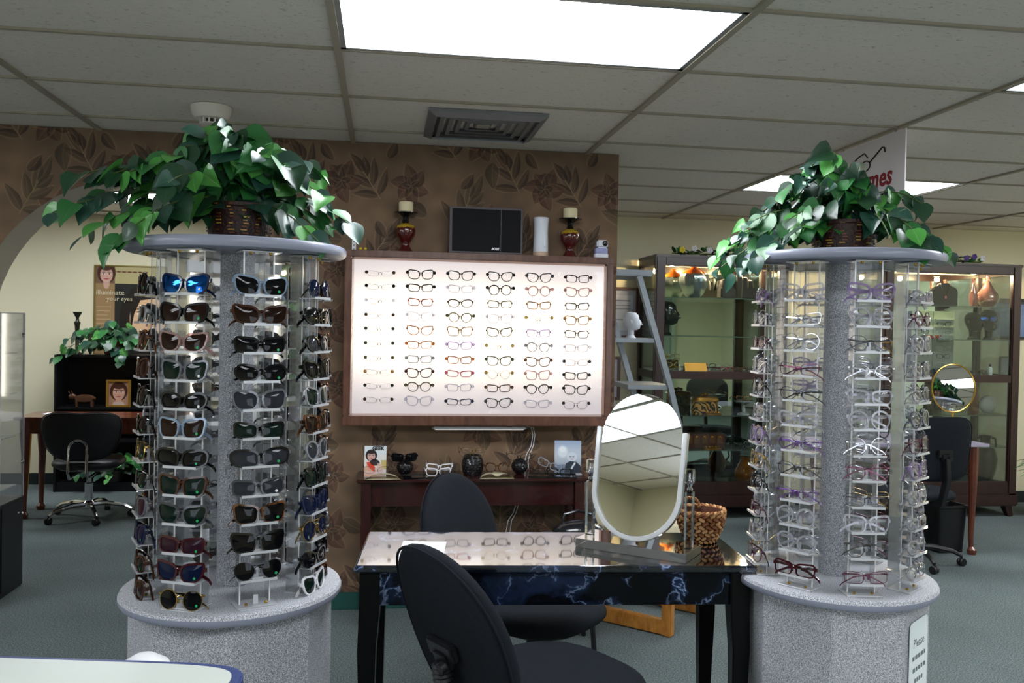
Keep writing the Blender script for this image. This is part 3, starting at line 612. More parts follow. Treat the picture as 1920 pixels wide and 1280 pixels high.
# ------------------------------------------------------------------ lit frame board
BY = 4.40
def bp(x, y, d=0): return Yp(x, y, BY+d)
t = thing('lit_display_board', 'backlit white eyeglasses board in a walnut frame on the leaf wallpaper', 'display board', (.487, BY, 1.395)); bw, bh = .684, .437
f = [(-bw, bw, bh-.035, bh, 'frame_rail'), (-bw, bw, -bh, -bh+.05, 'frame_rail'), (-bw, -bw+.035, -bh+.05, bh-.035, 'frame_stile'), (bw-.035, bw, -bh+.05, bh-.035, 'frame_stile')]
for x0, x1, z0, z1, nm in f: MB().bb(x0, x1, -.01, .118, z0, z1).build(nm, FRW, t, bevel=.004)
g = MB()
for x0, x1, z0, z1 in ((-bw+.035, bw-.035, bh-.045, bh-.035), (-bw+.035, bw-.035, -bh+.05, -bh+.06), (-bw+.035, -bw+.045, -bh+.05, bh-.035), (bw-.045, bw-.035, -bh+.05, bh-.035)): g.bb(x0, x1, -.004, .02, z0, z1)
g.build('inner_lip', mat('board lip', 'c9a090', .5), t)
def litpanel():     # falloff painted into the emission: bright warm middle, dimmer cool edges
    h_, w_ = 120, 200; y, x = np.mgrid[0:h_, 0:w_]; u = (x/w_-.47)*2; v = (y/h_-.44)*2
    g = np.exp(-(np.abs(v)/.62)**2.2)*np.exp(-(np.abs(u)/1.25)**4); a = np.array([.80, .765, .785]); b = np.array([1.0, .93, .84])
    e = np.clip(g*1.25, 0, 1)[..., None]; return a*(1-e)+b*e, g
arr, gg = litpanel()
def lp(nt, b, N, L):
    im = bpy.data.images.new('board glow', arr.shape[1], arr.shape[0], float_buffer=True); px = np.ones(arr.shape[:2]+(4,), np.float32)
    lin = np.where(arr <= .04045, arr/12.92, ((arr+.055)/1.055)**2.4)*(.62+1.0*gg[..., None]); px[..., :3] = lin[::-1]; im.pixels.foreach_set(px.ravel()); im.update(); im.pack()
    tc = N('ShaderNodeTexCoord'); s = N('ShaderNodeSeparateXYZ'); c = N('ShaderNodeCombineXYZ'); mp = N('ShaderNodeMapping'); ti = N('ShaderNodeTexImage'); ti.image = im; ti.extension = 'EXTEND'; ti.interpolation = 'Cubic'
    L(tc.outputs['Object'], s.inputs[0]); L(s.outputs[0], c.inputs[0]); L(s.outputs[2], c.inputs[1]); L(c.outputs[0], mp.inputs[0]); mp.inputs['Scale'].default_value = (1/(2*bw), 1/(2*bh), 1); mp.inputs['Location'].default_value = (.5, .5, 0)
    L(mp.outputs[0], ti.inputs[0]); L(ti.outputs[0], b.inputs['Emission Color']); b.inputs['Emission Strength'].default_value = BOARD; b.inputs['Base Color'].default_value = (.25, .24, .24, 1); b.inputs['Roughness'].default_value = .15
MB().bb(-bw+.03, bw-.03, .012, .018, -bh+.045, bh-.03).build('diffuser_panel', nodes_mat('lit acrylic diffuser', lp), t, smooth=False)
MB().bb(-bw+.02, bw-.02, .03, .118, -bh+.02, bh-.02).build('backing_box', mat('board backing', 'cfcac4', .7), t)
MB().bb(-bw+.036, bw-.036, -.006, -.004, -bh+.052, bh-.037).build('glass_door', clear('board glass', 'ffffff', 0, .06, .01), t, smooth=False)
bt = t
cols_x = [713, 789, 864, 938, 1011, 1083]; rows = {0: [513, 538, 565, 592, 618, 645, 672, 698, 724, 750], 5: [523, 548, 575, 601, 627, 653, 680, 705, 731, 759]}
B = {1: [('wayfarer', 'black', 'black'), ('rect', 'black', 'black rectangular'), ('rect', 'red', 'red'), ('wayfarer', 'clear', 'clear'), ('cateye', 'orange', 'orange-red cat-eye'), ('rect', 'orange', 'orange'), ('rect', 'clear grey', 'pale grey'), ('wayfarer', 'burgundy', 'dark brown'), ('panto', 'olive', 'olive round'), ('wayfarer', 'clear', 'clear')],
     2: [('wayfarer', 'black', 'black'), ('rect', 'clear', 'clear rectangular'), ('oval', 'black', 'black oval cat-eye'), ('panto', 'olive', 'olive round'), ('square', 'amber', 'amber half-rim'), ('rect', 'lilac', 'lilac'), ('rect', 'orange', 'orange-red'), ('narrow', 'pink', 'pink'), ('rect', 'clear', 'clear'), ('narrow', 'navy', 'navy narrow')],
     3: [('angular', 'black', 'black angular'), ('round', 'black', 'black round'), ('rect', 'olive', 'thin olive'), ('wayfarer', 'clear', 'clear'), ('cateye', 'olive', 'olive cat-eye'), ('narrow', 'gold', 'thin gold'), ('wayfarer', 'green', 'dark green'), ('panto', 'gold', 'gold round'), ('rect', 'tortoise', 'tortoise'), ('wayfarer', 'dark grey', 'dark grey')],
     4: [('angular', 'dark grey', 'dark grey angular'), ('round', 'clear pink', 'clear pink'), ('rect', 'amber', 'amber'), ('panto', 'gold', 'gold round'), ('rect', 'lilac', 'lilac'), ('panto', 'clear grey', 'pale round'), ('wayfarer', 'tortoise', 'bold tortoise'), ('square', 'clear pink', 'pale pink square'), ('panto', 'black', 'black browline'), ('rect', 'clear', 'clear')],
     5: [('rect', 'burgundy', 'burgundy'), ('wayfarer', 'clear pink', 'clear pink'), ('rect', 'black', 'black'), ('wayfarer', 'amber', 'pale tortoise'), ('rect', 'dark grey', 'dark grey'), ('rect', 'clear', 'clear'), ('rect', 'gunmetal', 'thin grey'), ('rect', 'black', 'black rectangular'), ('wayfarer', 'black', 'bold black'), ('wayfarer', 'gunmetal', 'thin grey')]}
tipc = ['brown', 'black', 'clear', 'brown', 'green', 'green', 'olive', 'amber', 'black', 'brown']
peg = MB().lathe([(.0085, 0), (.0085, .006), (.006, .008), (0, .008)], 14, ax=Matrix.Rotation(PI/2, 3, 'X')).mesh('peg', BLK)
CN = ['leftmost', 'second', 'third', 'fourth', 'fifth', 'rightmost']
for c in range(6):
    for r in range(10):
        yy = rows[0][r]*(5-c)/5+rows[5][r]*c/5; p = bp(cols_x[c]-.4*r, yy)
        lab = '%s eyeglasses, {} column, {} row of the lit board'.format(CN[c], ORD[r] if r in (0,) else ('bottom' if r == 9 else ORD[r]))
        if c == 0:
            t = spectacles('eyeglasses', 'eyeglasses', lab % 'rimless', 'eyeglasses on the lit board', TR(p.x, BY-.004, p.z), 'narrow', 'silver', 'clear', temple='short'); pm_ = FR[tipc[r]]
        else:
            st, fr, d = B[c][r]; t = spectacles('eyeglasses', 'eyeglasses', lab % d, 'eyeglasses on the lit board', TR(p.x, BY-.004, p.z)@RY(random.uniform(-.02, .02)), st, fr, 'clear', temple='short'); pm_ = FR[fr]
        P, W, Hh = lens_outline(B[c][r][0] if c else 'narrow')
        if r in (2, 4) and c: continue
        for s in (-1, 1): link('peg', peg, bt, TR(p.x-.487+s*.067, -.008, p.z-1.395+Hh*.26), mats=[pm_])
# ------------------------------------------------------------------ things on top of the board
ZT = 1.832
def on_board(px, py0=470): p = Yp(px, py0, 4.47); return p.x
def candlestick(x, label):
    t = thing('candle_holder', label, 'candle holder', (x, 4.47, ZT))
    gl = mat('red glazed ceramic', '4a1210', .12, coat=.6); 
    def yl(nt, b, N, L):
        tc = N('ShaderNodeTexCoord'); s_ = N('ShaderNodeSeparateXYZ'); n = N('ShaderNodeTexNoise'); n.inputs['Scale'].default_value = 45; m_ = N('ShaderNodeMath'); m_.operation = 'MULTIPLY_ADD'; m_.inputs[1].default_value = .03
        L(tc.outputs['Object'], s_.inputs[0]); L(tc.outputs['Object'], n.inputs[0]); L(n.outputs['Fac'], m_.inputs[0]); L(s_.outputs[2], m_.inputs[2])
        r = ramp(N, [(.0, '4a1210'), (.138, '4a1210'), (.142, 'a98a20'), (.160, 'b0922c'), (.164, '1a1512')]); L(m_.outputs[0], r.inputs[0]); L(r.outputs[0], b.inputs['Base Color']); b.inputs['Roughness'].default_value = .12; b.inputs['Coat Weight'].default_value = .6
    G2 = nodes_mat('drip glazed ceramic', yl)
    MB().lathe([(.036, 0), (.040, .004), (.030, .02), (.022, .03), (.021, .045), (.030, .062), (.048, .088), (.052, .112), (.044, .136), (.022, .148), (.016, .156)], 28).build('body', G2, t)
    MB().lathe([(.015, .155), (.018, .16), (.013, .165), (.016, .172), (.013, .178), (.03, .190), (.052, .196), (.060, .199), (.060, .203), (0, .201)], 28).build('drip_plate', BLKG, t)
    MB().lathe([(.036, .0), (.045, .0), (.045, .003), (0, .003)], 24).build('foot', BLKG, t)
    c = thing('pillar_candle', label.replace('candle holder', 'candle').replace('ceramic ', '').replace('dark red drip-glazed ', 'short cream pillar '), 'candle', (x, 4.47, ZT+.203))
    MB().lathe([(.036, 0), (.037, .003), (.037, .048), (.034, .053), (.02, .050), (0, .049)], 28).build('wax', mat('cream wax', 'e8dcb4', .5), c); MB().cyl((0, 0, .049), .0012, .01, 6).build('wick', BLK, c)
candlestick(on_board(760), 'dark red drip-glazed ceramic candle holder left of the black speaker')
candlestick(on_board(1068), 'dark red drip-glazed ceramic candle holder right of the white cylinder')
x0, x1 = on_board(842), on_board(975)
t = thing('speaker', 'wide black-fronted wooden speaker standing on top of the lit board', 'speaker', ((x0+x1)/2, 4.46, ZT)); sw = (x1-x0)/2+.004
MB().bb(-sw, sw, -.05, .05, 0, .237).build('cabinet', mat('brown speaker vinyl', '4a4044', .5), t, bevel=.003)
MB().bb(-sw+.014, sw-.012, -.054, -.05, .012, .226).build('grille', mat('black speaker cloth', '141317', .9, bump=.4, bscale=600), t, bevel=.002)
MB().bb(-sw+.26, -sw+.263, -.0545, -.0538, .012, .226).build('grille_seam', BLK, t)
text('logo', 'BOSE', .016, mat('silver print', 'c8c8cc', .3, .5), t, TR(.045, -.0555, .026)@RX(PI/2), shear=.3, bold=.0008)
t = thing('air_freshener', 'tall white cylindrical dispenser between speaker and right candle', 'dispenser', (on_board(1013), 4.46, ZT))
MB().lathe([(.036, 0), (.040, .02), (.039, .06), (.037, .12), (.038, .17), (.040, .197), (.038, .201), (.0, .202)], 32).build('body', mat('glossy white shell', 'dfe2ee', .2, coat=.4), t)
MB().lathe([(.0405, .001), (.0405, .022)], 32).build('base_band', mat('beige band', 'c6a890', .4), t); MB().lathe([(.005, 0), (.005, .002), (0, .0025)], 12, (.015, -.037, .05), ax=Matrix.Rotation(PI/2, 3, 'X')).build('button', ALU, t)
t = thing('security_camera', 'small white and lilac camera at the right end of the board top', 'camera', (on_board(1125), 4.45, ZT))
MB().prism(sup(.076, .05, 4, 24), 0, .022).build('foot', MATS['glossy white shell'], t, bevel=.003); MB().prism(sup(.068, .045, 4, 24), .022, .052).build('middle_band', mat('lilac plastic', '9a9ccc', .3), t, bevel=.002)
MB().bb(-.026, .034, -.022, .022, .052, .094).build('head', MATS['glossy white shell'], t, bevel=.008, seg=3)
MB().lathe([(.014, 0), (.014, .004), (.011, .006), (.0, .004)], 20, (.016, -.022, .076), ax=Matrix.Rotation(PI/2, 3, 'X')).build('camera_lens', BLKG, t)
t = thing('wall_bracket', 'short white metal bracket strip left of the candle holders', 'bracket', (on_board(663), 4.505, ZT)); MB().bb(-.010, .010, -.004, .008, .0, .062).build('strip', WHT, t, bevel=.002)
for z in (.012, .032, .05): MB().lathe([(.003, 0), (.003, .001), (0, .001)], 8, (0, -.0045, z), ax=Matrix.Rotation(PI/2, 3, 'X')).build('screw_hole', BLK, t)
t = thing('yellow_plug', 'pair of tiny yellow foam plugs on the board top left', 'plug', (on_board(681), 4.44, ZT)); ym = mat('yellow foam', 'd8c21c', .6)
for s, r in ((-.012, .5), (.012, -.4)): MB().tube([(s-.006, 0, .006), (s, 0, .009), (s+.006, 0, .007)], [.0065, .008, .0055], 10).build('plug', ym, t, M) if False else MB().tube([(s-.006, 0, .008), (s, 0, .010), (s+.006, 0, .009)], [.0055, .0075, .005], 10).build('plug', ym, t)
# strip light with cord under the board
p0, p1 = Yp(812, 798, 4.46), Yp(985, 799, 4.46)
t = thing('strip_light', 'slim white strip light mounted under the lit board', 'light', ((p0.x+p1.x)/2, 4.46, .935)); hw = (p1.x-p0.x)/2
MB().bb(-hw, hw, -.02, .02, 0, .014).build('housing', WHT, t, bevel=.003); MB().bb(-hw+.01, hw-.01, -.012, .012, -.004, 0).build('lamp', mat('strip lamp', 'f4ece2', .5, emit=.3), t)
for s in (-1, 1): MB().bb(s*hw-.006, s*hw+.006, -.018, .018, .002, .012).build('end_cap', mat('grey end cap', 'a0a0a4', .5), t)
t = thing('power_cord', 'white twin cord hanging from the strip light behind the console', 'cord'); 
def P4(px, py, Y=4.49): return Yp(px, py, Y)
for dx in (0, 4): MB().tube([P4(985, 799), P4(996+dx, 801), P4(999+dx, 815), P4(996+dx, 835), P4(987+dx*1.5, 852), P4(984+dx*1.5, 866), P4(985+dx*1.5, 880)], .0022, 6).build('upper_cord', WHT, t)
for dx in (0, 5): MB().tube([P4(970+dx, 936), P4(966+dx, 950), P4(962+dx, 962), P4(953+dx*1.3, 975), P4(948+dx*1.5, 1000), P4(945, 1090)], .0022, 6).build('lower_cord', WHT, t)
# ------------------------------------------------------------------ console table
CT = thing('console_table', 'dark red mahogany console table against the wallpaper under the lit board', 'table', (.455, 4.375, 0)); cz = .714
MB().bb(-.575, .575, -.135, .135, cz-.018, cz).build('tabletop', REDW, CT, bevel=.006, seg=3)
for s in (-1, 1): MB().bb(s*.5, s*.53, -.1, .12, cz-.15, cz-.018).build('side_apron', REDW, CT, bevel=.002)
MB().bb(-.5, .5, -.108, -.09, cz-.135, cz-.018).build('front_apron', REDW, CT, bevel=.003); MB().bb(-.5, .5, -.112, -.108, cz-.135, cz-.125).build('apron_bead', REDW, CT, bevel=.001)
for sx in (-1, 1):
    for sy in (-1, 1): MB().tube([(sx*.528, sy*.1, cz-.018), (sx*.528, sy*.1, cz-.15), (sx*.53, sy*.1, .3), (sx*.535, sy*.103, 0)], [.034, .034, .026, .019], 4, square=True).build('leg', REDW, CT)
# items on the console (back wall side)
def cx_(px, y=4.36): return Yp(px, 880, y).x
def print_geek():
    p = Paint(200, 330, 'dfe6ec'); p.rect(0, 90, 200, 330, 'e6ddd4', .6); p.rect(150, 150, 200, 250, 'b3a468', .7); p.ell(190, 200, 30, 40, 'c9b060', .8, 0, 10)
    p.poly([(0, 330), (0, 230), (30, 190), (70, 215), (110, 260), (120, 330)], 'd9a890'); face(p, 62, 110, 42, '241a1e', 'd9a9a0'); p.poly([(15, 175), (60, 165), (100, 230), (85, 270), (45, 235)], 'd8442c')
    p.ell(95, 175, 45, 34, '241a22', .9, .3, 6); p.ell(90, 150, 20, 10, '1a1418', .9); p.poly([(120, 180), (160, 200), (190, 330), (100, 330)], 'd7b2a6', .9); p.rect(0, 270, 200, 300, 'e0c8d8', .5); return p.a
def card(name, label, cat, px0, px1, zt, y, arr, tilt=0, holder=False, group=None, rz=0):
    a, b = cx_(px0, y), cx_(px1, y); w_ = b-a; h_ = zt-cz
    t = thing(name, label, cat, ((a+b)/2, y, cz), rz)
    R = RX(-tilt); 
    o = MB().bb(-w_/2, w_/2, -.0015, .0015, 0, h_).build('print_sheet', img_mat(label[:18]+' print', arr, 'xz', (w_, h_), (.5, 0), .3, extend='EXTEND', coat=.3), t, smooth=False); o.matrix_local = R
    return t, w_, h_, R
t, w_, h_, R = card('picture_card', 'white GEEK eyewear advertising card at the left end of console', 'sign', 683, 724, .865, 4.33, print_geek(), .05)
text('lettering', 'GEEK', .024, INK, t, R@TR(w_*.12, -.0022, h_*.92)@RX(PI/2), bold=.0012)
MB().bb(-w_/2, w_/2, -.02, .03, 0, .003).build('acrylic_foot', ACRE, t)
def print_blue():
    p = Paint(200, 330, 'aebfd6'); 
    for k in range(60): p.rect(0, k*5.5, 200, k*5.5+6, '%02x%02x%02x' % tuple(int(v) for v in (150+70*math.sin(k/60*PI)-k, 168+60*math.sin(k/60*PI)-k, 200+40*math.sin(k/60*PI)-k)), 1)
    p.ell(60, 110, 38, 60, 'e8eef6', .7, 0, 14); p.ell(60, 90, 24, 30, 'f2f5fa', .8, 0, 8); face(p, 130, 170, 30, 'd0d8e4', 'c3cfe0'); p.poly([(70, 330), (85, 230), (120, 205), (165, 215), (200, 260), (200, 330)], '1c2736', .95); p.poly([(120, 280), (150, 215), (160, 225), (130, 290)], 'e8edf4', .9); p.rect(0, 240, 80, 330, '56677f', .6); return p.a
t, w_, h_, R = card('picture_card', 'blue-grey eyewear photo card at the right end of console', 'sign', 1040, 1089, .882, 4.4, print_blue(), .12, rz=-.1)
MB().bb(-w_/2, w_/2, -.045, .02, 0, .003).build('acrylic_foot', ACRE, t)
def lattice_vase(px, r, h, label, big=False):
    t = thing('lattice_vase', label, 'vase', (cx_(px, 4.39), 4.39, cz)); prof = lambda z: r*(.72+.28*math.sin(PI*(z/h*.86+.09))) if big else r*math.sin(PI*(.13+z/h*.72))
    L_ = [(prof(h*k/12), h*k/12) for k in range(13)]
    MB().lathe(L_+[(L_[-1][0]-.006, h), (L_[-1][0]-.007, h*.5), (0, h*.4)], 28).build('body', mat('black glazed clay', '141216', .3, coat=.3), t)
    m_ = MB(); nd = 16
    for row in range(7):
        for k in range(nd):
            z = h*(.08+.13*row); a = 2*PI*(k+.5*(row % 2))/nd; rr = prof(z)+.0005; s_ = PI*rr/nd*.75
            ta = Vector((-math.sin(a), math.cos(a), 0)); o_ = Vector((math.cos(a), math.sin(a), 0)); c = o_*rr+Vector((0, 0, z)); u = (o_*(prof(z+.004)-prof(z-.004))/.008+Vector((0, 0, 1))).normalized()
            m_.add([c+ta*s_, c+u*h*.05, c-ta*s_, c-u*h*.05, c+o_*.0018], [(0, 1, 4), (1, 2, 4), (2, 3, 4), (3, 0, 4)])
    o = m_.build('lattice_studs', mat('black gloss facets', '1b1a20', .1, coat=.8), t, smooth=False); o['kind'] = 'stuff'; return t
lattice_vase(759, .042, .078, 'small round black lattice vase left on the console'); lattice_vase(886, .055, .098, 'large black lattice vase at the middle of the console', True); lattice_vase(974, .042, .078, 'small round black lattice vase right on the console')
def place_gl(label, px, y, z, st, fr, ln, rz=0, tilt=0, temple='open', roll=0):
    return spectacles('eyeglasses' if ln == 'clear' else 'sunglasses', 'eyeglasses', label, 'glasses on the console table', TR(cx_(px, y), y, z)@RZ(rz)@RX(tilt)@RY(roll), st, fr, ln, temple=temple)
place_gl('black sunglasses perched on the left small lattice vase', 758, 4.33, cz+.094, 'rect', 'black', 'dark', .15, 0)
place_gl('gold rimmed eyeglasses on the large lattice vase', 884, 4.33, cz+.112, 'oval', 'gold', 'clear', -.05)
place_gl('second gold eyeglasses stacked on the large lattice vase', 888, 4.335, cz+.128, 'narrow', 'gold', 'clear', .05)
place_gl('dark rimmed eyeglasses perched on the right small lattice vase', 973, 4.33, cz+.096, 'oval', 'gunmetal', 'clear', -.12)
place_gl('white framed eyeglasses lying behind the rear chair', 822, 4.34, cz+.021, 'rect', 'white', 'clear', .05, 0)
place_gl('second white framed eyeglasses stacked behind the rear chair', 824, 4.35, cz+.043, 'narrow', 'white', 'clear', -.05, 0)
place_gl('brown round eyeglasses on the cream folder', 932, 4.27, cz+.052, 'panto', 'tortoise', 'clear', .06)
place_gl('thin silver eyeglasses on the left cream folder', 705, 4.27, cz+.042, 'oval', 'silver', 'clear', 0)
place_gl('pale framed eyeglasses propped before the blue photo card', 1030, 4.30, cz+.06, 'rect', 'clear', 'clear', -.3, -.2, roll=.35)
place_gl('dark eyeglasses lying on the black tray at the console right', 1025, 4.31, cz+.024, 'oval', 'gunmetal', 'clear', .1)
place_gl('black rimmed eyeglasses on tray under the pale pair', 1048, 4.29, cz+.024, 'rect', 'black', 'clear', -.3)
FOLD = mat('cream card', 'd8cfb0', .5)
def folder(px, y, label, k):
    t = thing('glasses_case', label, 'case', (cx_(px, y), y, cz)); n = 14; vs = []; fs = []
    for j in (0, 1):
        for i in range(n+1):
            u = i/n; x = (u-.5)*.175; up = .026*math.sin(PI*u)**.7*(1 if k == 0 else (.4+.6*abs(math.cos(PI*u*1.0))))
            if k: up = .03*math.sin(PI*u)**.6-.018*math.exp(-((u-.5)/.12)**2)*(j == 0)
            vs.append((x*(1 if j == 0 else .82), -.035+j*.075, .003+up*(1 if j == 0 else .75)))
    for i in range(n): fs.append((i, i+1, n+2+i, n+1+i))
    m_ = MB(); m_.add(vs, fs); m_.add([(x, y_, z-.002) for x, y_, z in vs], fs); m_.build('lid', FOLD, t)
    lo = [(x, y_, .0015) for x, y_, z in vs]; MB().add(lo+[(x, y_, z+.0015) for x, y_, z in lo], fs+[tuple(i+len(lo) for i in f_) for f_ in fs]).build('bottom', FOLD, t); return t
folder(718, 4.27, 'cream open-ended glasses pouch before the GEEK card', 0); folder(931, 4.27, 'cream folded glasses pouch under the brown round glasses', 1)
for px, lb in ((800, 'black tray behind the rear chair on the console'), (1035, 'black tray in front of the blue photo card')):
    t = thing('display_tray', lb, 'tray', (cx_(px, 4.32), 4.315, cz), .12 if px < 900 else -.15); MB().bb(-.12, .12, -.055, .055, 0, .004).build('tray_base', BLKG, t, bevel=.001); m_ = MB()
    for s in (-1, 1): m_.bb(-.12, .12, s*.055-.002, s*.055+.002, .0, .008); m_.bb(s*.12-.002, s*.12+.002, -.055, .055, 0, .008)
    m_.build('tray_rim', BLKG, t)
# ------------------------------------------------------------------ marble desk
def marble(nt, b, N, L):
    tc = N('ShaderNodeTexCoord'); w_ = N('ShaderNodeTexNoise'); w_.inputs['Scale'].default_value = 3.5; w_.inputs['Detail'].default_value = 6
    mx = N('ShaderNodeVectorMath'); mx.operation = 'MULTIPLY_ADD'; mx.inputs[1].default_value = (.9, .9, .9); L(tc.outputs['Object'], w_.inputs[0]); L(w_.outputs['Color'], mx.inputs[0]); L(tc.outputs['Object'], mx.inputs[2])
    n = N('ShaderNodeTexNoise'); n.inputs['Scale'].default_value = 3.2; n.inputs['Detail'].default_value = 4; L(mx.outputs[0], n.inputs[0])
    r = ramp(N, [(.0, '000000'), (.46, '04050a'), (.488, '1c2c4c'), (.5, '8ea2c4'), (.512, '1c2c4c'), (.54, '04050a')]); L(n.outputs['Fac'], r.inputs[0])
    m2 = N('ShaderNodeTexNoise'); m2.inputs['Scale'].default_value = 2.5; m2.inputs['Detail'].default_value = 7; L(mx.outputs[0], m2.inputs[0]); r2 = ramp(N, [(.5, '040508'), (.8, '26385a')]); L(m2.outputs['Fac'], r2.inputs[0])
    k = N('ShaderNodeTexNoise'); k.inputs['Scale'].default_value = 6; L(tc.outputs['Object'], k.inputs[0]); kr = ramp(N, [(.42, '000000'), (.62, 'ffffff')]); L(k.outputs['Fac'], kr.inputs[0]); km = N('ShaderNodeMixRGB'); km.blend_type = 'MULTIPLY'; km.inputs[0].default_value = 1; L(r.outputs[0], km.inputs[1]); L(kr.outputs[0], km.inputs[2])
    ad = N('ShaderNodeMixRGB'); ad.blend_type = 'ADD'; ad.inputs[0].default_value = 1; L(km.outputs[0], ad.inputs[1]); L(r2.outputs[0], ad.inputs[2]); L(ad.outputs[0], b.inputs['Base Color'])
    b.inputs['Roughness'].default_value = .06; b.inputs['Coat Weight'].default_value = 1; b.inputs['Coat Roughness'].default_value = .03; b.inputs['Coat IOR'].default_value = 1.6; b.inputs['Specular IOR Level'].default_value = .8
MARB = nodes_mat('black marble laminate', marble)
def marble2(nt, b, N, L):
    marble(nt, b, N, L); b.inputs['Coat Weight'].default_value = .15; b.inputs['Coat IOR'].default_value = 1.4; b.inputs['Specular IOR Level'].default_value = .2; b.inputs['Roughness'].default_value = .15
MARB2 = nodes_mat('black marble apron', marble2)
DZ = .757; DESK = thing('marble_desk', 'glossy black marble-effect table with black tapered legs, centre foreground', 'table', (.541, 2.737, 0), -.078)
tb = MB(); hw, hd = .602, .218
vs = []
for a_, b_, z in ((hw-.012, hd-.012, DZ-.026), (hw, hd, DZ-.016), (hw, hd, DZ-.007), (hw-.007, hd-.007, DZ)):
    vs += [(-a_, -b_, z), (a_, -b_, z), (a_, b_, z), (-a_, b_, z)]
fs = [(0, 3, 2, 1), (12, 13, 14, 15)]+[(4*l+i, 4*l+(i+1) % 4, 4*l+4+(i+1) % 4, 4*l+4+i) for l in range(3) for i in range(4)]
tb.add(vs, fs).build('tabletop', MARB, DESK, bevel=.002)
for y in (-1, 1): MB().bb(-hw+.07, hw-.07, y*(hd-.04)-.009, y*(hd-.04)+.009, DZ-.125, DZ-.026).build('apron', MARB2, DESK, bevel=.001)
for x in (-1, 1): MB().bb(x*(hw-.045)-.009, x*(hw-.045)+.009, -hd+.07, hd-.07, DZ-.125, DZ-.026).build('side_apron', MARB2, DESK, bevel=.001)
LEGB = mat('black lacquer', '060608', .25, spec=.3)
for x in (-1, 1):
    for y in (-1, 1):
        X_, Y_ = x*(hw-.045), y*(hd-.045)
        MB().tube([(X_, Y_, DZ-.026), (X_, Y_, DZ-.14), (X_+x*.006, Y_+y*.004, .5), (X_+x*.004, Y_+y*.003, .25), (X_-x*.004, Y_, .08), (X_+x*.006, Y_+y*.006, .03), (X_+x*.01, Y_+y*.01, 0)], [.042, .042, .038, .030, .022, .026, .03], 4, square=True).build('leg', LEGB, DESK, bevel=.003)
t = thing('paper_sheet', 'blank white paper sheet on the marble desk behind the front chair', 'paper', (.132, 2.745, DZ+.001), -.12)
MB().bb(-.07, .07, -.095, .095, 0, .0006).build('sheet', mat('white paper', 'eef0f4', .8), t)
# tilting vanity mirror
MR = thing('vanity_mirror', 'oval tilting mirror on a clear acrylic stand at the desk right', 'mirror', (.815, 2.69, DZ), math.radians(-38))
ACT = mat('thick acrylic', 'f6f8fc', .02, trans=1, ior=1.49); ACL = clear('frosted acrylic rim', 'e6eaee', .62, .35, .1, 'eceef2')
MB().bb(-.185, .185, -.075, .075, 0, .028).build('stand_base', clear('acrylic block', 'f6f8fc', .16, .5, .02, 'ffffff'), MR, bevel=.002)
for s in (-1, 1):
    MB().bb(s*.168-.011, s*.168+.011, -.016, .016, .028, .205).build('stand_post', ACT, MR, bevel=.0015)
    MB().lathe([(.006, .205), (.010, .212), (.006, .22), (.009, .228), (.010, .235), (.004, .245), (.004, .262), (0, .265)], 14, (s*.168, 0, 0)).build('pivot_pin', CHR, MR)
    MB().bb(s*.168-s*.012-.002, s*.168+s*.012, -.014, .014, .232, .275).build('pivot_block', ACT, MR, bevel=.002)
TI = .188; MM = TR(0, 0, .275)@RX(-TI)
ov = [(.136*math.cos(2*PI*k/56), (.136+.0)*math.sin(2*PI*k/56)*1.08+(.079 if math.sin(2*PI*k/56) > 1e-6 else -.079)) for k in range(56)]; rim = [p for p in ov]
o = MB().prism(ov, -.002, .002, Matrix.Rotation(PI/2, 3, 'X')).build('mirror_plate', MIR, MR, smooth=False); o.matrix_local = MM
n = len(ov); idx = [i for i in range(n) if True]
lower = [ov[(i+n//2) % n] for i in range(n//2+1)]            # from left side round the bottom to the right side
lower = [(-.137, .11), (-.137, .06)]+lower[1:-1]+[(.137, .06), (.137, .11)]
def off(P, d): return [(x*(1+d/.136), z*(1+d/.226) if z < 0 else z) for x, z in P]
o = MB().ringprism(off(lower, .016), off(lower, .001), -.014, .012, Matrix.Rotation(PI/2, 3, 'X'), closed=False).build('acrylic_cradle', ACL, MR, bevel=.002); o.matrix_local = MM
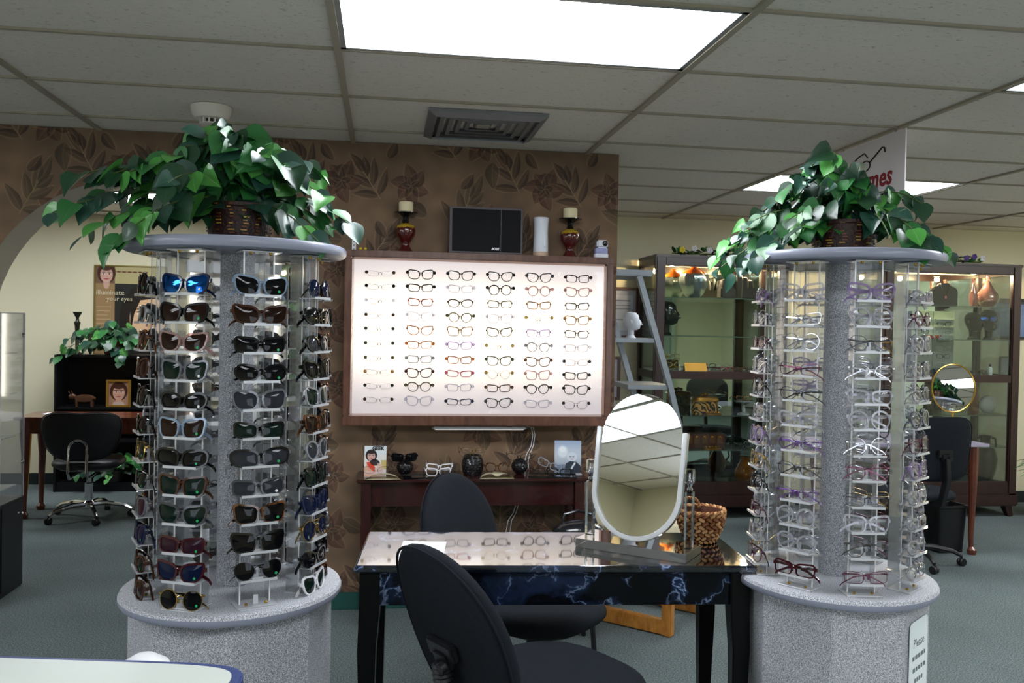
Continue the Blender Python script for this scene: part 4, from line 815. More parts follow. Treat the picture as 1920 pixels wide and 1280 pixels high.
# wicker basket
def basket(loc, r0, r1, h, name, label, cols=('8f5a34', 'cc9a66', '5a3422')):
    t = thing(name, label, 'basket', loc); rows_ = 8; n = 20; ms = [mat('wicker %d' % i, c, .7) for i, c in enumerate(cols)]
    MB().lathe([(r0*.5, .002), (r0, .003), (r0*1.0, .006), ((r0+r1)/2+.004, h*.5), (r1-.005, h), (r1-.009, h), ((r0+r1)/2-.002, h*.5), (r0-.004, .01), (0, .01)], 28).build('lining', ms[2], t)
    m_ = MB(); rr = random.Random(2)
    for j in range(rows_):
        z = h*(j+.5)/rows_; f = j/rows_; r = r0+(r1-r0)*math.sin(min(1, f*1.15)*PI/2)
        for k in range(n):
            a = 2*PI*(k+.5*(j % 2))/n; m_.mi = 0 if rr.random() < .45 else 1
            ta = Matrix.Rotation(a, 3, 'Z')@Matrix.Rotation((.5 if j % 2 else -.5), 3, 'X'); m_.ball((r*math.cos(a), r*math.sin(a), z), r*PI/n*1.05, 6, (.55, 1.1, .62), ta)
    m_.build('woven_strands', ms[:2], t)['kind'] = 'stuff'
    m_ = MB(); 
    for k in range(34):
        a = 2*PI*k/34; m_.mi = k % 2; m_.ball((r1*math.cos(a), r1*math.sin(a), h), .0095, 6, (.8, 1.3, .8), Matrix.Rotation(a, 3, 'Z')@Matrix.Rotation(.6, 3, 'X'))
    m_.build('rim_braid', ms[:2], t)['kind'] = 'stuff'
    pts = [(r1*.62*math.cos(a), 0, h-.006+.038*math.sin(a)) for a in [PI*k/12 for k in range(13)]]
    m_ = MB()
    for k in range(24):
        a = PI*k/23; m_.mi = k % 2; m_.ball((-.2*r1+r1*.42*math.cos(a), r1*.8, h-.004+.034*math.sin(a)), .006, 6, (1.3, .8, .8), Matrix.Rotation(-a+PI/2+.5, 3, 'Y'))
    m_.build('handle_loop', ms[:2], t)['kind'] = 'stuff'
    return t
basket((1.062, 2.79, DZ), .052, .078, .105, 'wicker_basket', 'round brown woven basket with loop handle on the desk corner')
# ------------------------------------------------------------------ task chairs
def egg(w_, h_, k, n=36, e=2.3, top=0): return [(x*(1+k*z/(h_/2)), z-top*(1-abs(x)/(w_/2))*(z > 0)) for x, z in sup(w_, h_, e, n)]
CUSH = [(.0, -.022), (.55, -.022), (.85, -.02), (.96, -.014), (1.0, -.004), (1.0, .008), (.97, .020), (.88, .030), (.6, .034), (0.02, .035)]
def task_chair(name, label, loc, rz, seat_z=.47, back_z=.74, bw=.42, bh=.46, tilt=.2, boff=.25, base='black', k=.0, e=2.3, top=0, seat_w=.48, seat_d=.46, bellows=True, loop=False, spin=.3, fab=None, reach=.29, bcurv=.5):
    t = thing(name, label, 'chair', loc, rz); fab = fab or FAB; bm_ = CHR if base == 'chrome' else BLK
    so = egg(seat_w, seat_d, .04, 36, 2.8)
    o = MB().pad(so, [(s_, y*1.15) for s_, y in CUSH], None, 0).build('seat', fab, t, ang=60); o.matrix_local = TR(0, .03, seat_z-.04)@RX(PI/2)@RZ(0)
    o.matrix_local = TR(0, .03, seat_z-.04)@Matrix(((1, 0, 0, 0), (0, 0, -1, 0), (0, 1, 0, 0), (0, 0, 0, 1))) if True else None
    MB().pad([(x*.86, z*.86) for x, z in so], [(.0, -.01), (.8, -.01), (1, .008), (1, .02), (0, .02)]).build('seat_pan', BLK, t).matrix_local = TR(0, .03, seat_z-.078)@Matrix(((1, 0, 0, 0), (0, 0, -1, 0), (0, 1, 0, 0), (0, 0, 0, 1)))
    MB_ = TR(0, -boff, back_z)@RX(tilt)
    o = MB().pad(egg(bw, bh, k, 40, e, top), CUSH, None, bcurv).build('backrest', fab, t, ang=60); o.matrix_local = MB_
    pts = egg(bw*1.005, bh*1.005, k, 48, e, top); MB().tube([(x, bcurv*x*x-.012, z) for x, z in pts], .0035, 6, True).build('welt_seam', fab, t).matrix_local = MB_
    if not loop:
        m_ = MB().box((0, -.032, -.02), (.11, .02, .05)); m_.box((0, -.036, -.045), (.06, .024, .05)); m_.build('back_bracket', BLK, t, bevel=.006).matrix_local = MB_
        MB().lathe([(.014, 0), (.014, .016), (0, .018)], 14, (0.02, -.05, -.05), ax=Matrix.Rotation(PI/2, 3, 'X')).build('bracket_knob', BLK, t).matrix_local = MB_
        a = MB_@Vector((0, -.045, -.05)); b = Vector((0, -boff+.02, seat_z-.04)); c = Vector((0, -boff*.4, seat_z-.085))
        if bellows:
            m_ = MB(); P_ = []; R_ = []
            for i in range(33):
                u = i/32; p = a*(1-u)**2+b*2*u*(1-u)+Vector((0, b.y-.01, b.z-.03))*u*u if False else a.lerp(Vector((0, b.y-.02, b.z-.05)), u); P_.append(p); R_.append(.026 if i % 2 else .020)
            m_.tube(P_, R_, 14).build('bellows', mat('black rubber', '121215', .5), t)
            MB().box((0, (b.y-.02+0)/2, seat_z-.088), (.06, abs(b.y)+.02, .012)).build('back_arm', BLK, t, bevel=.002)
        else: MB().tube([a, Vector((0, a.y-.01, (a.z+b.z)/2)), Vector((0, b.y-.03, b.z-.02)), c], [.022, .024, .024, .022], 4, square=True, sx=1.3).build('back_arm', BLK, t, bevel=.003)
    else:
        pts = []
        for s in (-1, 1):
            L_ = [(s*.06, -.03, seat_z-.105), (s*.06, -boff-.05, seat_z-.115), (s*.06, -boff-.085, seat_z-.07), (s*.06, -boff-.07, seat_z+.09)]
            pts += L_ if s < 0 else L_[::-1]
            if s < 0: pts += [(.06*math.cos(a), -boff-.066, seat_z+.10+.06*math.sin(a)) for a in [PI-PI*i/8 for i in range(9)]]
        MB().tube(pts, .009, 10).build('chrome_loop', CHR, t)
    MB().lathe([(.028, .12), (.028, .26), (.018, .265), (.018, seat_z-.09), (.05, seat_z-.085)], 18).build('gas_lift', bm_, t)
    MB().lathe([(.03, .075), (.042, .085), (.04, .12), (.028, .135)], 18).build('hub', bm_, t)
    for q in range(5):
        a = spin+2*PI*q/5; u = Vector((math.cos(a), math.sin(a), 0))
        l_ = MB().tube([u*.03+Vector((0, 0, .105)), u*.12+Vector((0, 0, .108)), u*(reach-.05)+Vector((0, 0, .088)), u*reach+Vector((0, 0, .062))], [.02, .018, .014, .011], 8).build('leg', bm_, t)
        cm = MB(); R_ = Matrix.Rotation(a+.6, 3, 'Z')@Matrix.Rotation(PI/2, 3, 'X')
        for s in (-1, 1): cm.lathe([(.006, -.002), (.024, 0), (.026, .004), (.026, .012), (.022, .016), (0, .016)], 14, u*reach+Vector((0, 0, .026))+R_@Vector((0, 0, s*.011-.007)), ax=R_)
        cm.cyl(u*reach+Vector((0, 0, .03)), .006, .035, 8); cm.build('caster', BLK, l_)
    return t
task_chair('task_chair', 'black fabric task chair in the foreground, its back towards the viewer', (.432, 2.26, 0), math.radians(-60), seat_z=.55, back_z=.71, bw=.42, bh=.48, tilt=.36, boff=.30, k=-.02, e=2.2)
task_chair('task_chair', 'black fabric task chair with rounded back behind the marble desk', (.56, 3.17, 0), math.radians(-134), seat_z=.455, back_z=.645, bw=.43, bh=.47, tilt=.22, boff=.37, k=-.10, e=2.15)
task_chair('swivel_chair', 'black swivel chair with chrome loop and base beyond the arch', (-2.13, 6.78, 0), .05, seat_z=.45, back_z=.64, bw=.52, bh=.37, tilt=.1, boff=.22, base='chrome', k=.14, e=3, top=.03, loop=True, spin=-1.15, fab=mat('black leatherette', '121217', .45, bump=.2, bscale=200))
task_chair('task_chair', 'black office chair with plastic back support at the right edge', (3.4, 5.17, 0), .1, seat_z=.48, back_z=.76, bw=.44, bh=.40, tilt=.08, boff=.24, k=.03, e=4.2, bellows=False, spin=-.55)
# ------------------------------------------------------------------ black handbag on a stool under the console, oak low seat
t = thing('low_stool', 'black round low stool between console and desk', 'stool', (.86, 3.93, 0))
MB().lathe([(.15, .40), (.17, .41), (.17, .44), (.15, .455), (0, .46)], 28).build('seat', FAB, t)
for k in range(4): a = PI/4+k*PI/2; MB().tube([(.11*math.cos(a), .11*math.sin(a), .40), (.15*math.cos(a), .15*math.sin(a), 0)], .012, 8).build('leg', BLK, t)
t = thing('handbag', 'glossy black handbag with clasp, partly hidden behind the desk', 'bag', (.89, 3.93, .46)); LEA = mat('black glossy leather', '14151c', .22, coat=.4, bump=.3, bscale=25)
MB().ball((.02, 0, .055), .13, 20, (1, .6, .48)).build('body', LEA, t); MB().ball((-.13, -.02, .035), .07, 16, (1, .8, .5)).build('side_pouch', mat('grey leather', '3c3e40', .4), t)
MB().tube([(-.06, 0, .1), (-.05, .01, .14), (.02, .02, .155), (.09, .01, .14), (.1, 0, .1)], .007, 8).build('strap', LEA, t); MB().lathe([(.014, 0), (.014, .006), (.008, .01), (0, .01)], 14, (.04, -.078, .06), ax=Matrix.Rotation(PI/2, 3, 'X')).build('clasp', CHR, t)
OK_ = thing('oak_seat', 'golden oak framed low seat with beige cushion behind the desk', 'seat', (1.365, 4.27, 0), math.radians(-43))
# local x along the long sled rail (towards the viewer, right), y across
for y in (-.2, .2):
    MB().bb(-.20, .18, y-.02, y+.02, .005, .075).build('sled_rail', OAK, OK_, bevel=.004)
    for x in (-.20, .19): MB().bb(x-.025, x+.025, y-.024, y+.024, 0, .47).build('leg', OAK, OK_, bevel=.006)
    MB().bb(-.22, .2, y-.018, y+.018, .40, .46).build('seat_rail', OAK, OK_, bevel=.004)
MB().bb(.195, .235, -.2, .2, .40, .46).build('front_rail', OAK, OK_, bevel=.004)
MB().pad(sup(.50, .46, 6, 32), [(0, 0), (.93, 0), (1, .02), (1, .07), (.94, .095), (.6, .105), (0, .108)]).build('cushion', mat('beige upholstery', 'cfc4a4', .85, bump=.2, bscale=150), OK_).matrix_local = TR(0, 0, .46)@Matrix(((1, 0, 0, 0), (0, 0, -1, 0), (0, 1, 0, 0), (0, 0, 0, 1)))@Matrix.Identity(4)
# ------------------------------------------------------------------ foreground counter, lower left
t = thing('counter_table', 'white-topped table with blue edge in the bottom left corner', 'table', (-.20, 1.475, 0), math.radians(-10.5))
cm = [(x-.65, y-.30) for x, y in sup(1.30, .60, 14, 60)]; cm2 = [(x*.98-.014, y*.945-.018) for x, y in cm]
MB().prism(cm, .868, .898).build('edge_band', mat('blue edge band', '3c4878', .35), t, bevel=.004, ang=50); MB().prism(cm2, .8985, .9005).build('laminate_top', mat('white laminate', 'c6cbc5', .35), t)
MB().bb(-1.2, -.12, -.52, -.1, .0, .868).build('pedestal', mat('grey pedestal', '8f9298', .6), t, bevel=.004)
t = thing('floor_bin', 'white domed lid of a slim bin behind the white table', 'bin', (-.455, 1.79, 0)); 
MB().lathe([(.045, 0), (.05, .01), (.055, .72), (.052, .725)], 24).build('body', WHT, t); MB().lathe([(.056, .72), (.057, .76), (.045, .787), (.02, .803), (0, .806)], 24).build('domed_lid', WHT, t)
# ------------------------------------------------------------------ artificial ivy
def leafmat(name, c1, c2, rough=.42):
    def fn(nt, b, N, L):
        tc = N('ShaderNodeTexCoord'); s_ = N('ShaderNodeSeparateXYZ'); n = N('ShaderNodeTexNoise'); n.inputs['Scale'].default_value = 55; n.inputs['Detail'].default_value = 3
        ab = N('ShaderNodeMath'); ab.operation = 'ABSOLUTE'; md = N('ShaderNodeMath'); md.operation = 'MULTIPLY_ADD'; md.inputs[1].default_value = -9; 
        L(tc.outputs['Object'], s_.inputs[0]); L(tc.outputs['Object'], n.inputs[0]); L(s_.outputs[0], ab.inputs[0]); L(ab.outputs[0], md.inputs[0]); L(n.outputs['Fac'], md.inputs[2])
        r = ramp(N, [(.38, c1), (.62, c2)]); L(md.outputs[0], r.inputs[0]); L(r.outputs[0], b.inputs['Base Color']); b.inputs['Roughness'].default_value = rough; b.inputs['Coat Weight'].default_value = .15; b.inputs['Subsurface Weight'].default_value = 0
    return nodes_mat(name, fn)
LM = [leafmat('dark ivy leaf', '1a4026', '2c5c36'), leafmat('green ivy leaf', '2a6a34', '4c9048'), leafmat('bright ivy leaf', '4a9440', '9cc078'), leafmat('glossy blue green leaf', '24483c', '3f6e58', .33)]
def leaf_mesh(kind):
    prof = {0: [(0, .0), (.02, .26), (.10, .44), (.26, .50), (.46, .46), (.66, .34), (.85, .16), (1, 0)], 1: [(0, .0), (.02, .32), (.09, .48), (.24, .48), (.42, .40), (.62, .28), (.82, .13), (1, 0)], 2: [(0, 0), (.05, .22), (.18, .40), (.36, .44), (.56, .38), (.74, .26), (.9, .1), (1, 0)]}[kind]
    vs = []; fs = []; curl = (.32, .5, .2)[kind]; fold = (.25, .4, .15)[kind]
    for v, h_ in prof:
        zc = -curl*v*v*.6
        for u in (-1, -.5, 0, .5, 1): vs.append((u*h_, v-.1*abs(u)*(v < .1), zc+fold*abs(u)*h_-.12*(u*h_)**2*4*.3+(.03 if kind == 1 and abs(u) == 1 else 0)))
    for i in range(len(prof)-1):
        for k in range(4): fs.append((i*5+k, i*5+k+1, i*5+6+k, i*5+5+k))
    me = bpy.data.meshes.new('leaf'); me.from_pydata(vs, [], fs); me.materials.append(LM[0]); me.polygons.foreach_set('use_smooth', [True]*len(fs)); me.update(); return me
LMESH = [leaf_mesh(k) for k in range(3)]
STEM = mat('ivy stem', '4a5a2a', .6)
def ivy(parent, base, right, toward, ends, size=(.055, .085), step=.036, rs=1, weights=(4, 4, 2, 3), count_max=290, start_r=.05, lift=.11):
    rr = random.Random(rs); total = 0; up = Vector((0, 0, 1))
    for (dx, dz, dy) in ends:
        e = right*dx+up*dz+toward*dy; s0 = right*rr.uniform(-start_r, start_r)+toward*rr.uniform(-start_r, start_r)
        ctrl = s0*.5+e*.45+up*(max(dz, 0)*.5+lift*(1 if dz < .12 else .4)); L_ = 0; pts = []
        for i in range(13):
            u = i/12; pts.append(s0*(1-u)**2+ctrl*2*u*(1-u)+e*u*u)
        MB().tube([p+base for p in pts], .0018, 4).build('stem', STEM, parent)
        length = sum((pts[i+1]-pts[i]).length for i in range(12)); n = max(3, int(length/step))
        for k in range(n+1):
            if total >= count_max: return
            u = .12+.88*k/n; p = s0*(1-u)**2+ctrl*2*u*(1-u)+e*u*u; tg = ((ctrl-s0)*(1-u)+(e-ctrl)*u).normalized()
            side = 1 if k % 2 else -1; outw = Vector((p.x, p.y, 0)).normalized() if Vector((p.x, p.y, 0)).length > .02 else toward
            d = (tg*rr.uniform(.0, .8)+tg.cross(up)*side*rr.uniform(.2, 1.1)+outw*rr.uniform(.0, .6)+toward*rr.uniform(-.1, .4)-up*rr.uniform(.1, 1.2)).normalized()
            nrm = (up*rr.uniform(.1, .9)+outw*rr.uniform(.2, .9)+toward*rr.uniform(.3, 1.2)+Vector((rr.uniform(-.3, .3), rr.uniform(-.3, .3), 0))); nrm = (nrm-d*nrm.dot(d)).normalized()
            s_ = rr.uniform(*size)*(1 if u < .92 else .8); x = d.cross(nrm)
            M = basis(base+p+d*.006, x*s_, d*s_, nrm*s_); o = bpy.data.objects.new('leaf', LMESH[rr.choice((0, 0, 1, 2))]); C.objects.link(o); o.parent = parent; o.matrix_local = M
            o.material_slots[0].link = 'OBJECT'; o.material_slots[0].material = LM[rr.choices(range(4), weights)[0]]; total += 1
POTW = mat('dark woven wicker', '2c1512', .45, bump=.5, bscale=120)
def pot(t, r0, r1, h, weave=True, m=None):
    MB().lathe([(r0-.005, 0), (r0, .004), (r1-.004, h-.012), (r1+.002, h-.01), (r1+.002, h), (r1-.008, h), (r1-.012, h-.02), (0, h-.022)], 28).build('pot', m or POTW, t)
    if weave:
        m_ = MB(); rr = random.Random(4)
        for k in range(15):
            a = 2*PI*k/15
            for j in range(int(h/.0085)):
                if rr.random() < .25: continue
                z = .006+j*.0085; r = r0+(r1-r0)*z/h+.0008; aa = a+rr.uniform(-.05, .05); m_.mi = 0 if rr.random() < .6 else 1
                m_.box((r*math.cos(aa), r*math.sin(aa), z), (.003, rr.uniform(.009, .017), .0036), aa)
        m_.build('weave_strands', [mat('tan wicker strand', 'a8843c', .5), mat('brown wicker strand', '6a3c20', .5)], t)['kind'] = 'stuff'
td = Vector((.16, -.987, 0)); rd = Vector((.987, .16, 0))
t = thing('potted_ivy', 'trailing green ivy in woven brown pot on top of the sunglasses rack', 'plant', (-.395, 2.47, 1.674))
pot(t, .080, .092, .105)
E1 = [(-.46, .06, .0), (-.42, .12, .03), (-.38, .0, .05), (-.33, .13, .05), (-.30, -.03, .15), (-.27, .14, .08), (-.24, .02, .2), (-.20, .19, .05), (-.17, .10, .2), (-.14, .22, .05), (-.11, .26, .02), (-.07, .29, .0), (-.03, .25, .1), (-.02, .22, .12), (.02, .26, .04), (.05, .20, .12),
      (.08, .22, .08), (.11, .23, .02), (.14, .15, .15), (.17, .20, .05), (.20, .18, .02), (.21, .10, .14), (.23, .06, .05), (.29, .07, .03), (.20, .0, .16), (.24, -.0, .1), (.15, .02, .1), (-.34, .06, -.1), (-.2, .05, -.15), (.15, .06, -.15), (.03, .15, -.1), (-.22, -.0, .24), (-.30, .05, .12)]
ivy(t, Vector((0, 0, .085)), rd, td, [(a, b-.085 if b < .1 else b-.06, c) for a, b, c in E1], rs=3, size=(.05, .088), weights=(3, 4, 2.6, 3), step=.027)
td2 = Vector((-.484, -.875, 0)); rd2 = Vector((.875, -.484, 0))
t = thing('potted_ivy', 'trailing green ivy in dark brown pot on top of the eyeglasses rack', 'plant', (1.385, 2.49, 1.699))
pot(t, .088, .100, .10, True)
E2 = [(-.37, .0, .05), (-.35, -.04, .12), (-.33, .05, .05), (-.30, -.07, .18), (-.28, .09, .1), (-.24, .12, .02), (-.24, -.02, .22), (-.18, .17, .05), (-.16, .08, .2), (-.12, .2, .08), (-.1, .26, .0), (-.05, .29, .02), (-.03, .19, .08), (.01, .22, .05), (.03, .17, .05), (.07, .13, .08), (.1, .11, .03), (.15, .08, .12),
      (.16, .09, .05), (.18, .06, .15), (.21, .13, .02), (.22, .04, .12), (.25, .02, .04), (.28, .0, .06), (.20, .0, .15), (.12, .03, .2), (.14, .03, .18), (-.21, -.12, .25), (-.17, -.1, .27), (-.2, .05, -.15), (.18, .06, -.15), (0, .15, -.12), (-.26, .02, .15)]
ivy(t, Vector((0, 0, .08)), rd2, td2, [(a, b-.08 if b < .1 else b-.06, c) for a, b, c in E2], rs=8, size=(.048, .08), weights=(3, 4, 2.2, 3.5), step=.026)
# ------------------------------------------------------------------ curio cabinets
def puck(parent, loc, power=13):
    MB().lathe([(.028, 0), (.03, .008), (.02, .012)], 16, loc).build('puck_light', CHR, parent)
    MB().lathe([(.022, -.001), (0, -.001)], 16, loc).build('lamp_face', mat('warm lamp face', 'ffcf8a', .5, emit=14), parent)
    l = bpy.data.lights.new('lamp', 'POINT'); l.energy = power; l.color = (1, .72, .42); l.shadow_soft_size = .02; lo = bpy.data.objects.new('lamp', l); C.objects.link(lo); lo.parent = parent; lo.location = Vector(loc)+Vector((0, 0, -.025))
def cabinet(label, x0, x1, y0, y1, top, shelves, zb=.16):
    t = thing('curio_cabinet', label, 'cabinet', ((x0+x1)/2, (y0+y1)/2, 0)); w_, d_ = (x1-x0)/2, (y1-y0)/2
    for sx in (-1, 1):
        MB().bb(sx*(w_-.075), sx*w_, -d_, -d_+.05, .12, top).build('front_stile', MAHO, t, bevel=.008); MB().bb(sx*(w_-.035), sx*w_, d_-.05, d_, .12, top).build('back_stile', MAHO, t, bevel=.004)
        MB().bb(sx*w_-sx*.03, sx*w_, -d_+.05, d_-.05, zb, zb+.1).build('side_rail', MAHO, t); MB().bb(sx*w_-sx*.03, sx*w_, -d_+.05, d_-.05, top-.07, top).build('side_rail', MAHO, t); MB().bb(sx*w_-sx*.03, sx*w_, -d_+.05, d_-.05, 1.09, 1.15).build('side_rail', MAHO, t)
        MB().bb(sx*(w_-.012), sx*(w_-.016), -d_+.05, d_-.05, zb, top-.05).build('side_glass', GLASS, t, smooth=False)
        for sy in (-1, 1): MB().tube([(sx*(w_-.06), sy*(d_-.05), .14), (sx*(w_-.05), sy*(d_-.045), .06), (sx*(w_-.03), sy*(d_-.04), 0)], [.05, .038, .03], 4, square=True).build('foot', MAHO, t)
    MB().bb(-w_+.075, w_-.075, -d_, -d_+.05, top-.075, top).build('top_rail', MAHO, t, bevel=.008); MB().bb(-w_+.075, w_-.075, -d_, -d_+.05, zb+.02, zb+.13).build('bottom_rail', MAHO, t, bevel=.008); MB().bb(-w_-.012, w_+.012, -d_-.012, d_, .09, zb+.03).build('plinth', MAHO, t, bevel=.012)
    MB().bb(-w_-.006, w_+.006, -d_-.008, d_, top-.012, top+.012).build('top_board', MAHO, t, bevel=.005); MB().bb(-w_+.02, w_-.02, -d_+.01, d_-.01, 1.10, 1.14).build('wood_shelf', MAHO, t, bevel=.003); MB().bb(-w_+.075, w_-.075, -d_, -d_+.02, 1.09, 1.15).build('middle_rail', MAHO, t, bevel=.003)
    MB().bb(-w_+.02, w_-.02, -d_+.05, d_-.02, zb+.06, zb+.09).build('bottom_board', MAHO, t); MB().bb(-w_+.03, w_-.03, d_-.018, d_-.014, zb, top-.05).build('mirror_back', mat('cabinet mirror', 'dfe8e0', .02, 1), t, smooth=False)
    MB().bb(-w_+.075, w_-.075, -d_+.018, -d_+.022, zb+.13, top-.075).build('front_glass', GLASS, t, smooth=False)
    for z in shelves: MB().bb(-w_+.03, w_-.03, -d_+.04, d_-.025, z-.004, z+.004).build('glass_shelf', GEDGE, t, smooth=False)
    for x in (-w_*.62, -w_*.1 if False else 0, w_*.6): puck(t, (x, 0, top-.03-.012*0-.02))
    return t
cabinet('tall mahogany curio cabinet behind the desk mirror, zebra box inside', 2.06, 3.14, 6.46, 6.93, 2.035, (1.72, 1.42, .80, .53))
cabinet('tall mahogany curio cabinet at the right edge with black bust inside', 3.92, 5.11, 6.39, 6.92, 2.035, (1.70, 1.43, .82, .56))
SY = 6.66
def at(px, z, Y=SY): return Vector((Yp(px, 700, Y).x, Y, z))
DK = mat('black display velvet', '0e0e12', .6); GOLDC = mat('gold ceramic', 'a06c28', .3, .7)
def seat(name, label, cat, px, z, Y=SY, rz=0, group=None): p = at(px, z, Y); return thing(name, label, cat, p, rz, group)
# left cabinet
t = seat('vase', 'amber and silver fluted vase on the top glass shelf of left cabinet', 'vase', 1297, 1.724)
m_ = MB(); fl_ = []
pr = [(.045, 0), (.075, .03), (.108, .10), (.118, .15), (.105, .19)]; n = 40
vs = []; fs = []
for r, z in pr:
    for k in range(n): a = 2*PI*k/n; q = r*(1+.05*math.cos(a*10)); vs.append((q*math.cos(a), q*math.sin(a), z))
for i in range(len(pr)-1):
    for k in range(n): fs.append((i*n+k, i*n+(k+1) % n, (i+1)*n+(k+1) % n, (i+1)*n+k))
m_.add(vs, fs).build('silver_body', mat('silver lustre', '8c969c', .15, .75), t); MB().lathe([(.105, .188), (.075, .215), (.03, .235), (.02, .25), (.026, .262), (.016, .262)], 28).build('amber_shoulder', mat('amber lustre', 'b8601c', .15, .5), t)
def head_bust(label, px, z, s=1, m=None, Y=SY, rz=0, name='mannequin_head'):
    t = seat(name, label, 'mannequin', px, z, Y, rz); m = m or BLKG; s_ = s
    m_ = MB(); m_.lathe([(.055*s, 0), (.05*s, .01*s), (.032*s, .03*s), (.034*s, .08*s), (.04*s, .1*s)], 20); m_.build('neck', m, t)
    m_ = MB(); N = 18; vs = []; fs = []
    prof = [(0, .27, 0), (.045, .262, 0), (.07, .235, .0), (.078, .20, .0), (.076, .165, .005), (.068, .13, .012), (.055, .10, .018), (.038, .082, .022), (0, .075, .02)]
    for r, z_, y_ in prof:
        for k in range(N):
            a = 2*PI*k/N; x = r*.85*math.cos(a); y = -r*1.12*math.sin(a)-y_
            if math.sin(a) > .8: y -= {.165: .014, .13: .008, .20: -.002, .10: .010}.get(z_, 0)*1.6*(math.sin(a)-.8)/.2
            vs.append((x*s, y*s, z_*s))
    for i in range(len(prof)-1):
        for k in range(N): fs.append((i*N+k, i*N+(k+1) % N, (i+1)*N+(k+1) % N, (i+1)*N+k))
    m_.add(vs, fs).build('head', m, t)
    n_ = MB().tube([(0, -.088*s, .185*s), (0, -.102*s, .155*s), (0, -.11*s, .14*s), (0, -.09*s, .132*s)], [.006*s, .009*s, .012*s, .006*s], 8); n_.build('nose', m, t)
    m_ = MB(); m_.ball((0, -.088*s, .112*s), .017*s, 8, (1, .5, .35)); m_.build('lips', m, t)
    for sx in (-1, 1): MB().ball((sx*.067*s, .0, .165*s), .02*s, 8, (.35, .7, 1.2)).build('ear', m, t); MB().ball((sx*.027*s, -.077*s, .178*s), .011*s, 8, (1.2, .5, .6)).build('eye', m, t)
    return t
head_bust('glossy black mannequin head at the left of the cabinet shelf', 1246, 1.424, 1.0, Y=6.62, rz=1.15)
t = seat('jewelry_display', 'black scalloped jewelry display on the top glass shelf right', 'display', 1378, 1.724)
for k in range(5): MB().lathe([(.03, 0), (.035, .05), (.036, .11+.02*(2-abs(k-2))), (.025, .15+.02*(2-abs(k-2))), (0, .16+.02*(2-abs(k-2)))], 14, ((k-2)*.055, .02*abs(k-2)-.03, 0)).build('finger', DK, t)
MB().bb(-.15, .15, -.05, .05, 0, .09).build('base', DK, t, bevel=.01)
def zebra(nt, b, N, L):
    tc = N('ShaderNodeTexCoord'); w_ = N('ShaderNodeTexWave'); w_.inputs['Scale'].default_value = 14; w_.inputs['Distortion'].default_value = 9; w_.inputs['Detail'].default_value = 2; w_.inputs['Detail Scale'].default_value = 1.2; w_.bands_direction = 'DIAGONAL'
    r = ramp(N, [(.45, '14120f'), (.55, 'd89a48')]); L(tc.outputs['Object'], w_.inputs[0]); L(w_.outputs['Fac'], r.inputs[0]); L(r.outputs[0], b.inputs['Base Color']); b.inputs['Roughness'].default_value = .25
ZB = nodes_mat('zebra glaze', zebra)
t = seat('zebra_box', 'gold and black zebra-striped box with gold lid on glass shelf', 'box', 1322, .804, 6.6)
MB().prism(sup(.20, .13, 5, 28), 0, .105).build('body', ZB, t, bevel=.004, ang=50); MB().pad(sup(.21, .14, 5, 28), [(1, 0), (1.01, .012), (.9, .03), (0.02, .04)]).build('lid', GOLDC, t).matrix_local = TR(0, 0, .105)@Matrix(((1, 0, 0, 0), (0, 0, 1, 0), (0, 1, 0, 0), (0, 0, 0, 1)))
for s in (-1, 0, 1): MB().ball((s*.025, 0, .155+(.006 if s == 0 else 0)), .016, 10, (1, 1, .8)).build('lid_knob', GOLDC, t)
t = seat('gold_tray', 'small gold tray of trinkets in front of the zebra box', 'tray', 1338, .804, 6.53); MB().prism(sup(.14, .07, 4, 20), 0, .012).build('tray_base', GOLDC, t, bevel=.003)
for k in range(4): MB().ball((-.05+k*.033, 0, .02), .012, 8, (1.2, 1, .8)).build('trinket', GOLDC, t)
t = seat('glass_pedestal', 'small glass pedestal dish right of the zebra box', 'dish', 1396, .804, 6.62); MB().lathe([(.05, 0), (.045, .008), (.014, .02), (.012, .07), (.03, .085), (.075, .1), (.08, .112), (.07, .108), (0, .095)], 24).build('dish', ACL, t)
spectacles('eyeglasses', 'eyeglasses', 'red-brown eyeglasses resting on the glass pedestal dish', 'glasses in the left cabinet', Matrix.Translation(at(1396, .804+.128, 6.6)), 'rect', 'amber', 'clear', temple='open')
t = seat('gift_box', 'long brown box with five gold emblems on the lower glass shelf', 'box', 1320, .534, 6.66); BRB = mat('brown card', '5a3020', .5); MB().bb(-.17, .17, -.05, .05, 0, .115).build('body', BRB, t, bevel=.003)
for k in range(5): MB().bb(-.155+k*.064, -.105+k*.064, -.054, -.05, .035, .1).build('cup_front', mat('dark tan card', '7a4a2c', .5), t, bevel=.002); MB().lathe([(.012, 0), (.006, .003), (0, .003)], 10, (-.13+k*.064, -.054, .085), ax=Matrix.Rotation(PI/2, 3, 'X')).build('emblem', GOLDC, t)
t = seat('gold_tray', 'small gold tray in front of the long brown box', 'tray', 1338, .534, 6.54); MB().prism(sup(.15, .06, 4, 20), 0, .01).build('tray_base', GOLDC, t, bevel=.003)
for k in range(5): MB().ball((-.05+k*.026, 0, .017), .011, 8).build('trinket', GOLDC, t)
t = seat('tent_card', 'gold folded tent card on the lit wooden shelf', 'card', 1303, 1.14, 6.58); MB().add([(-.09, -.03, 0), (.09, -.03, 0), (.09, 0, .07), (-.09, 0, .07), (-.09, .03, 0), (.09, .03, 0)], [(0, 1, 2, 3), (3, 2, 5, 4), (0, 3, 4), (1, 5, 2), (0, 4, 5, 1)]).build('card', GOLDC, t, smooth=False)
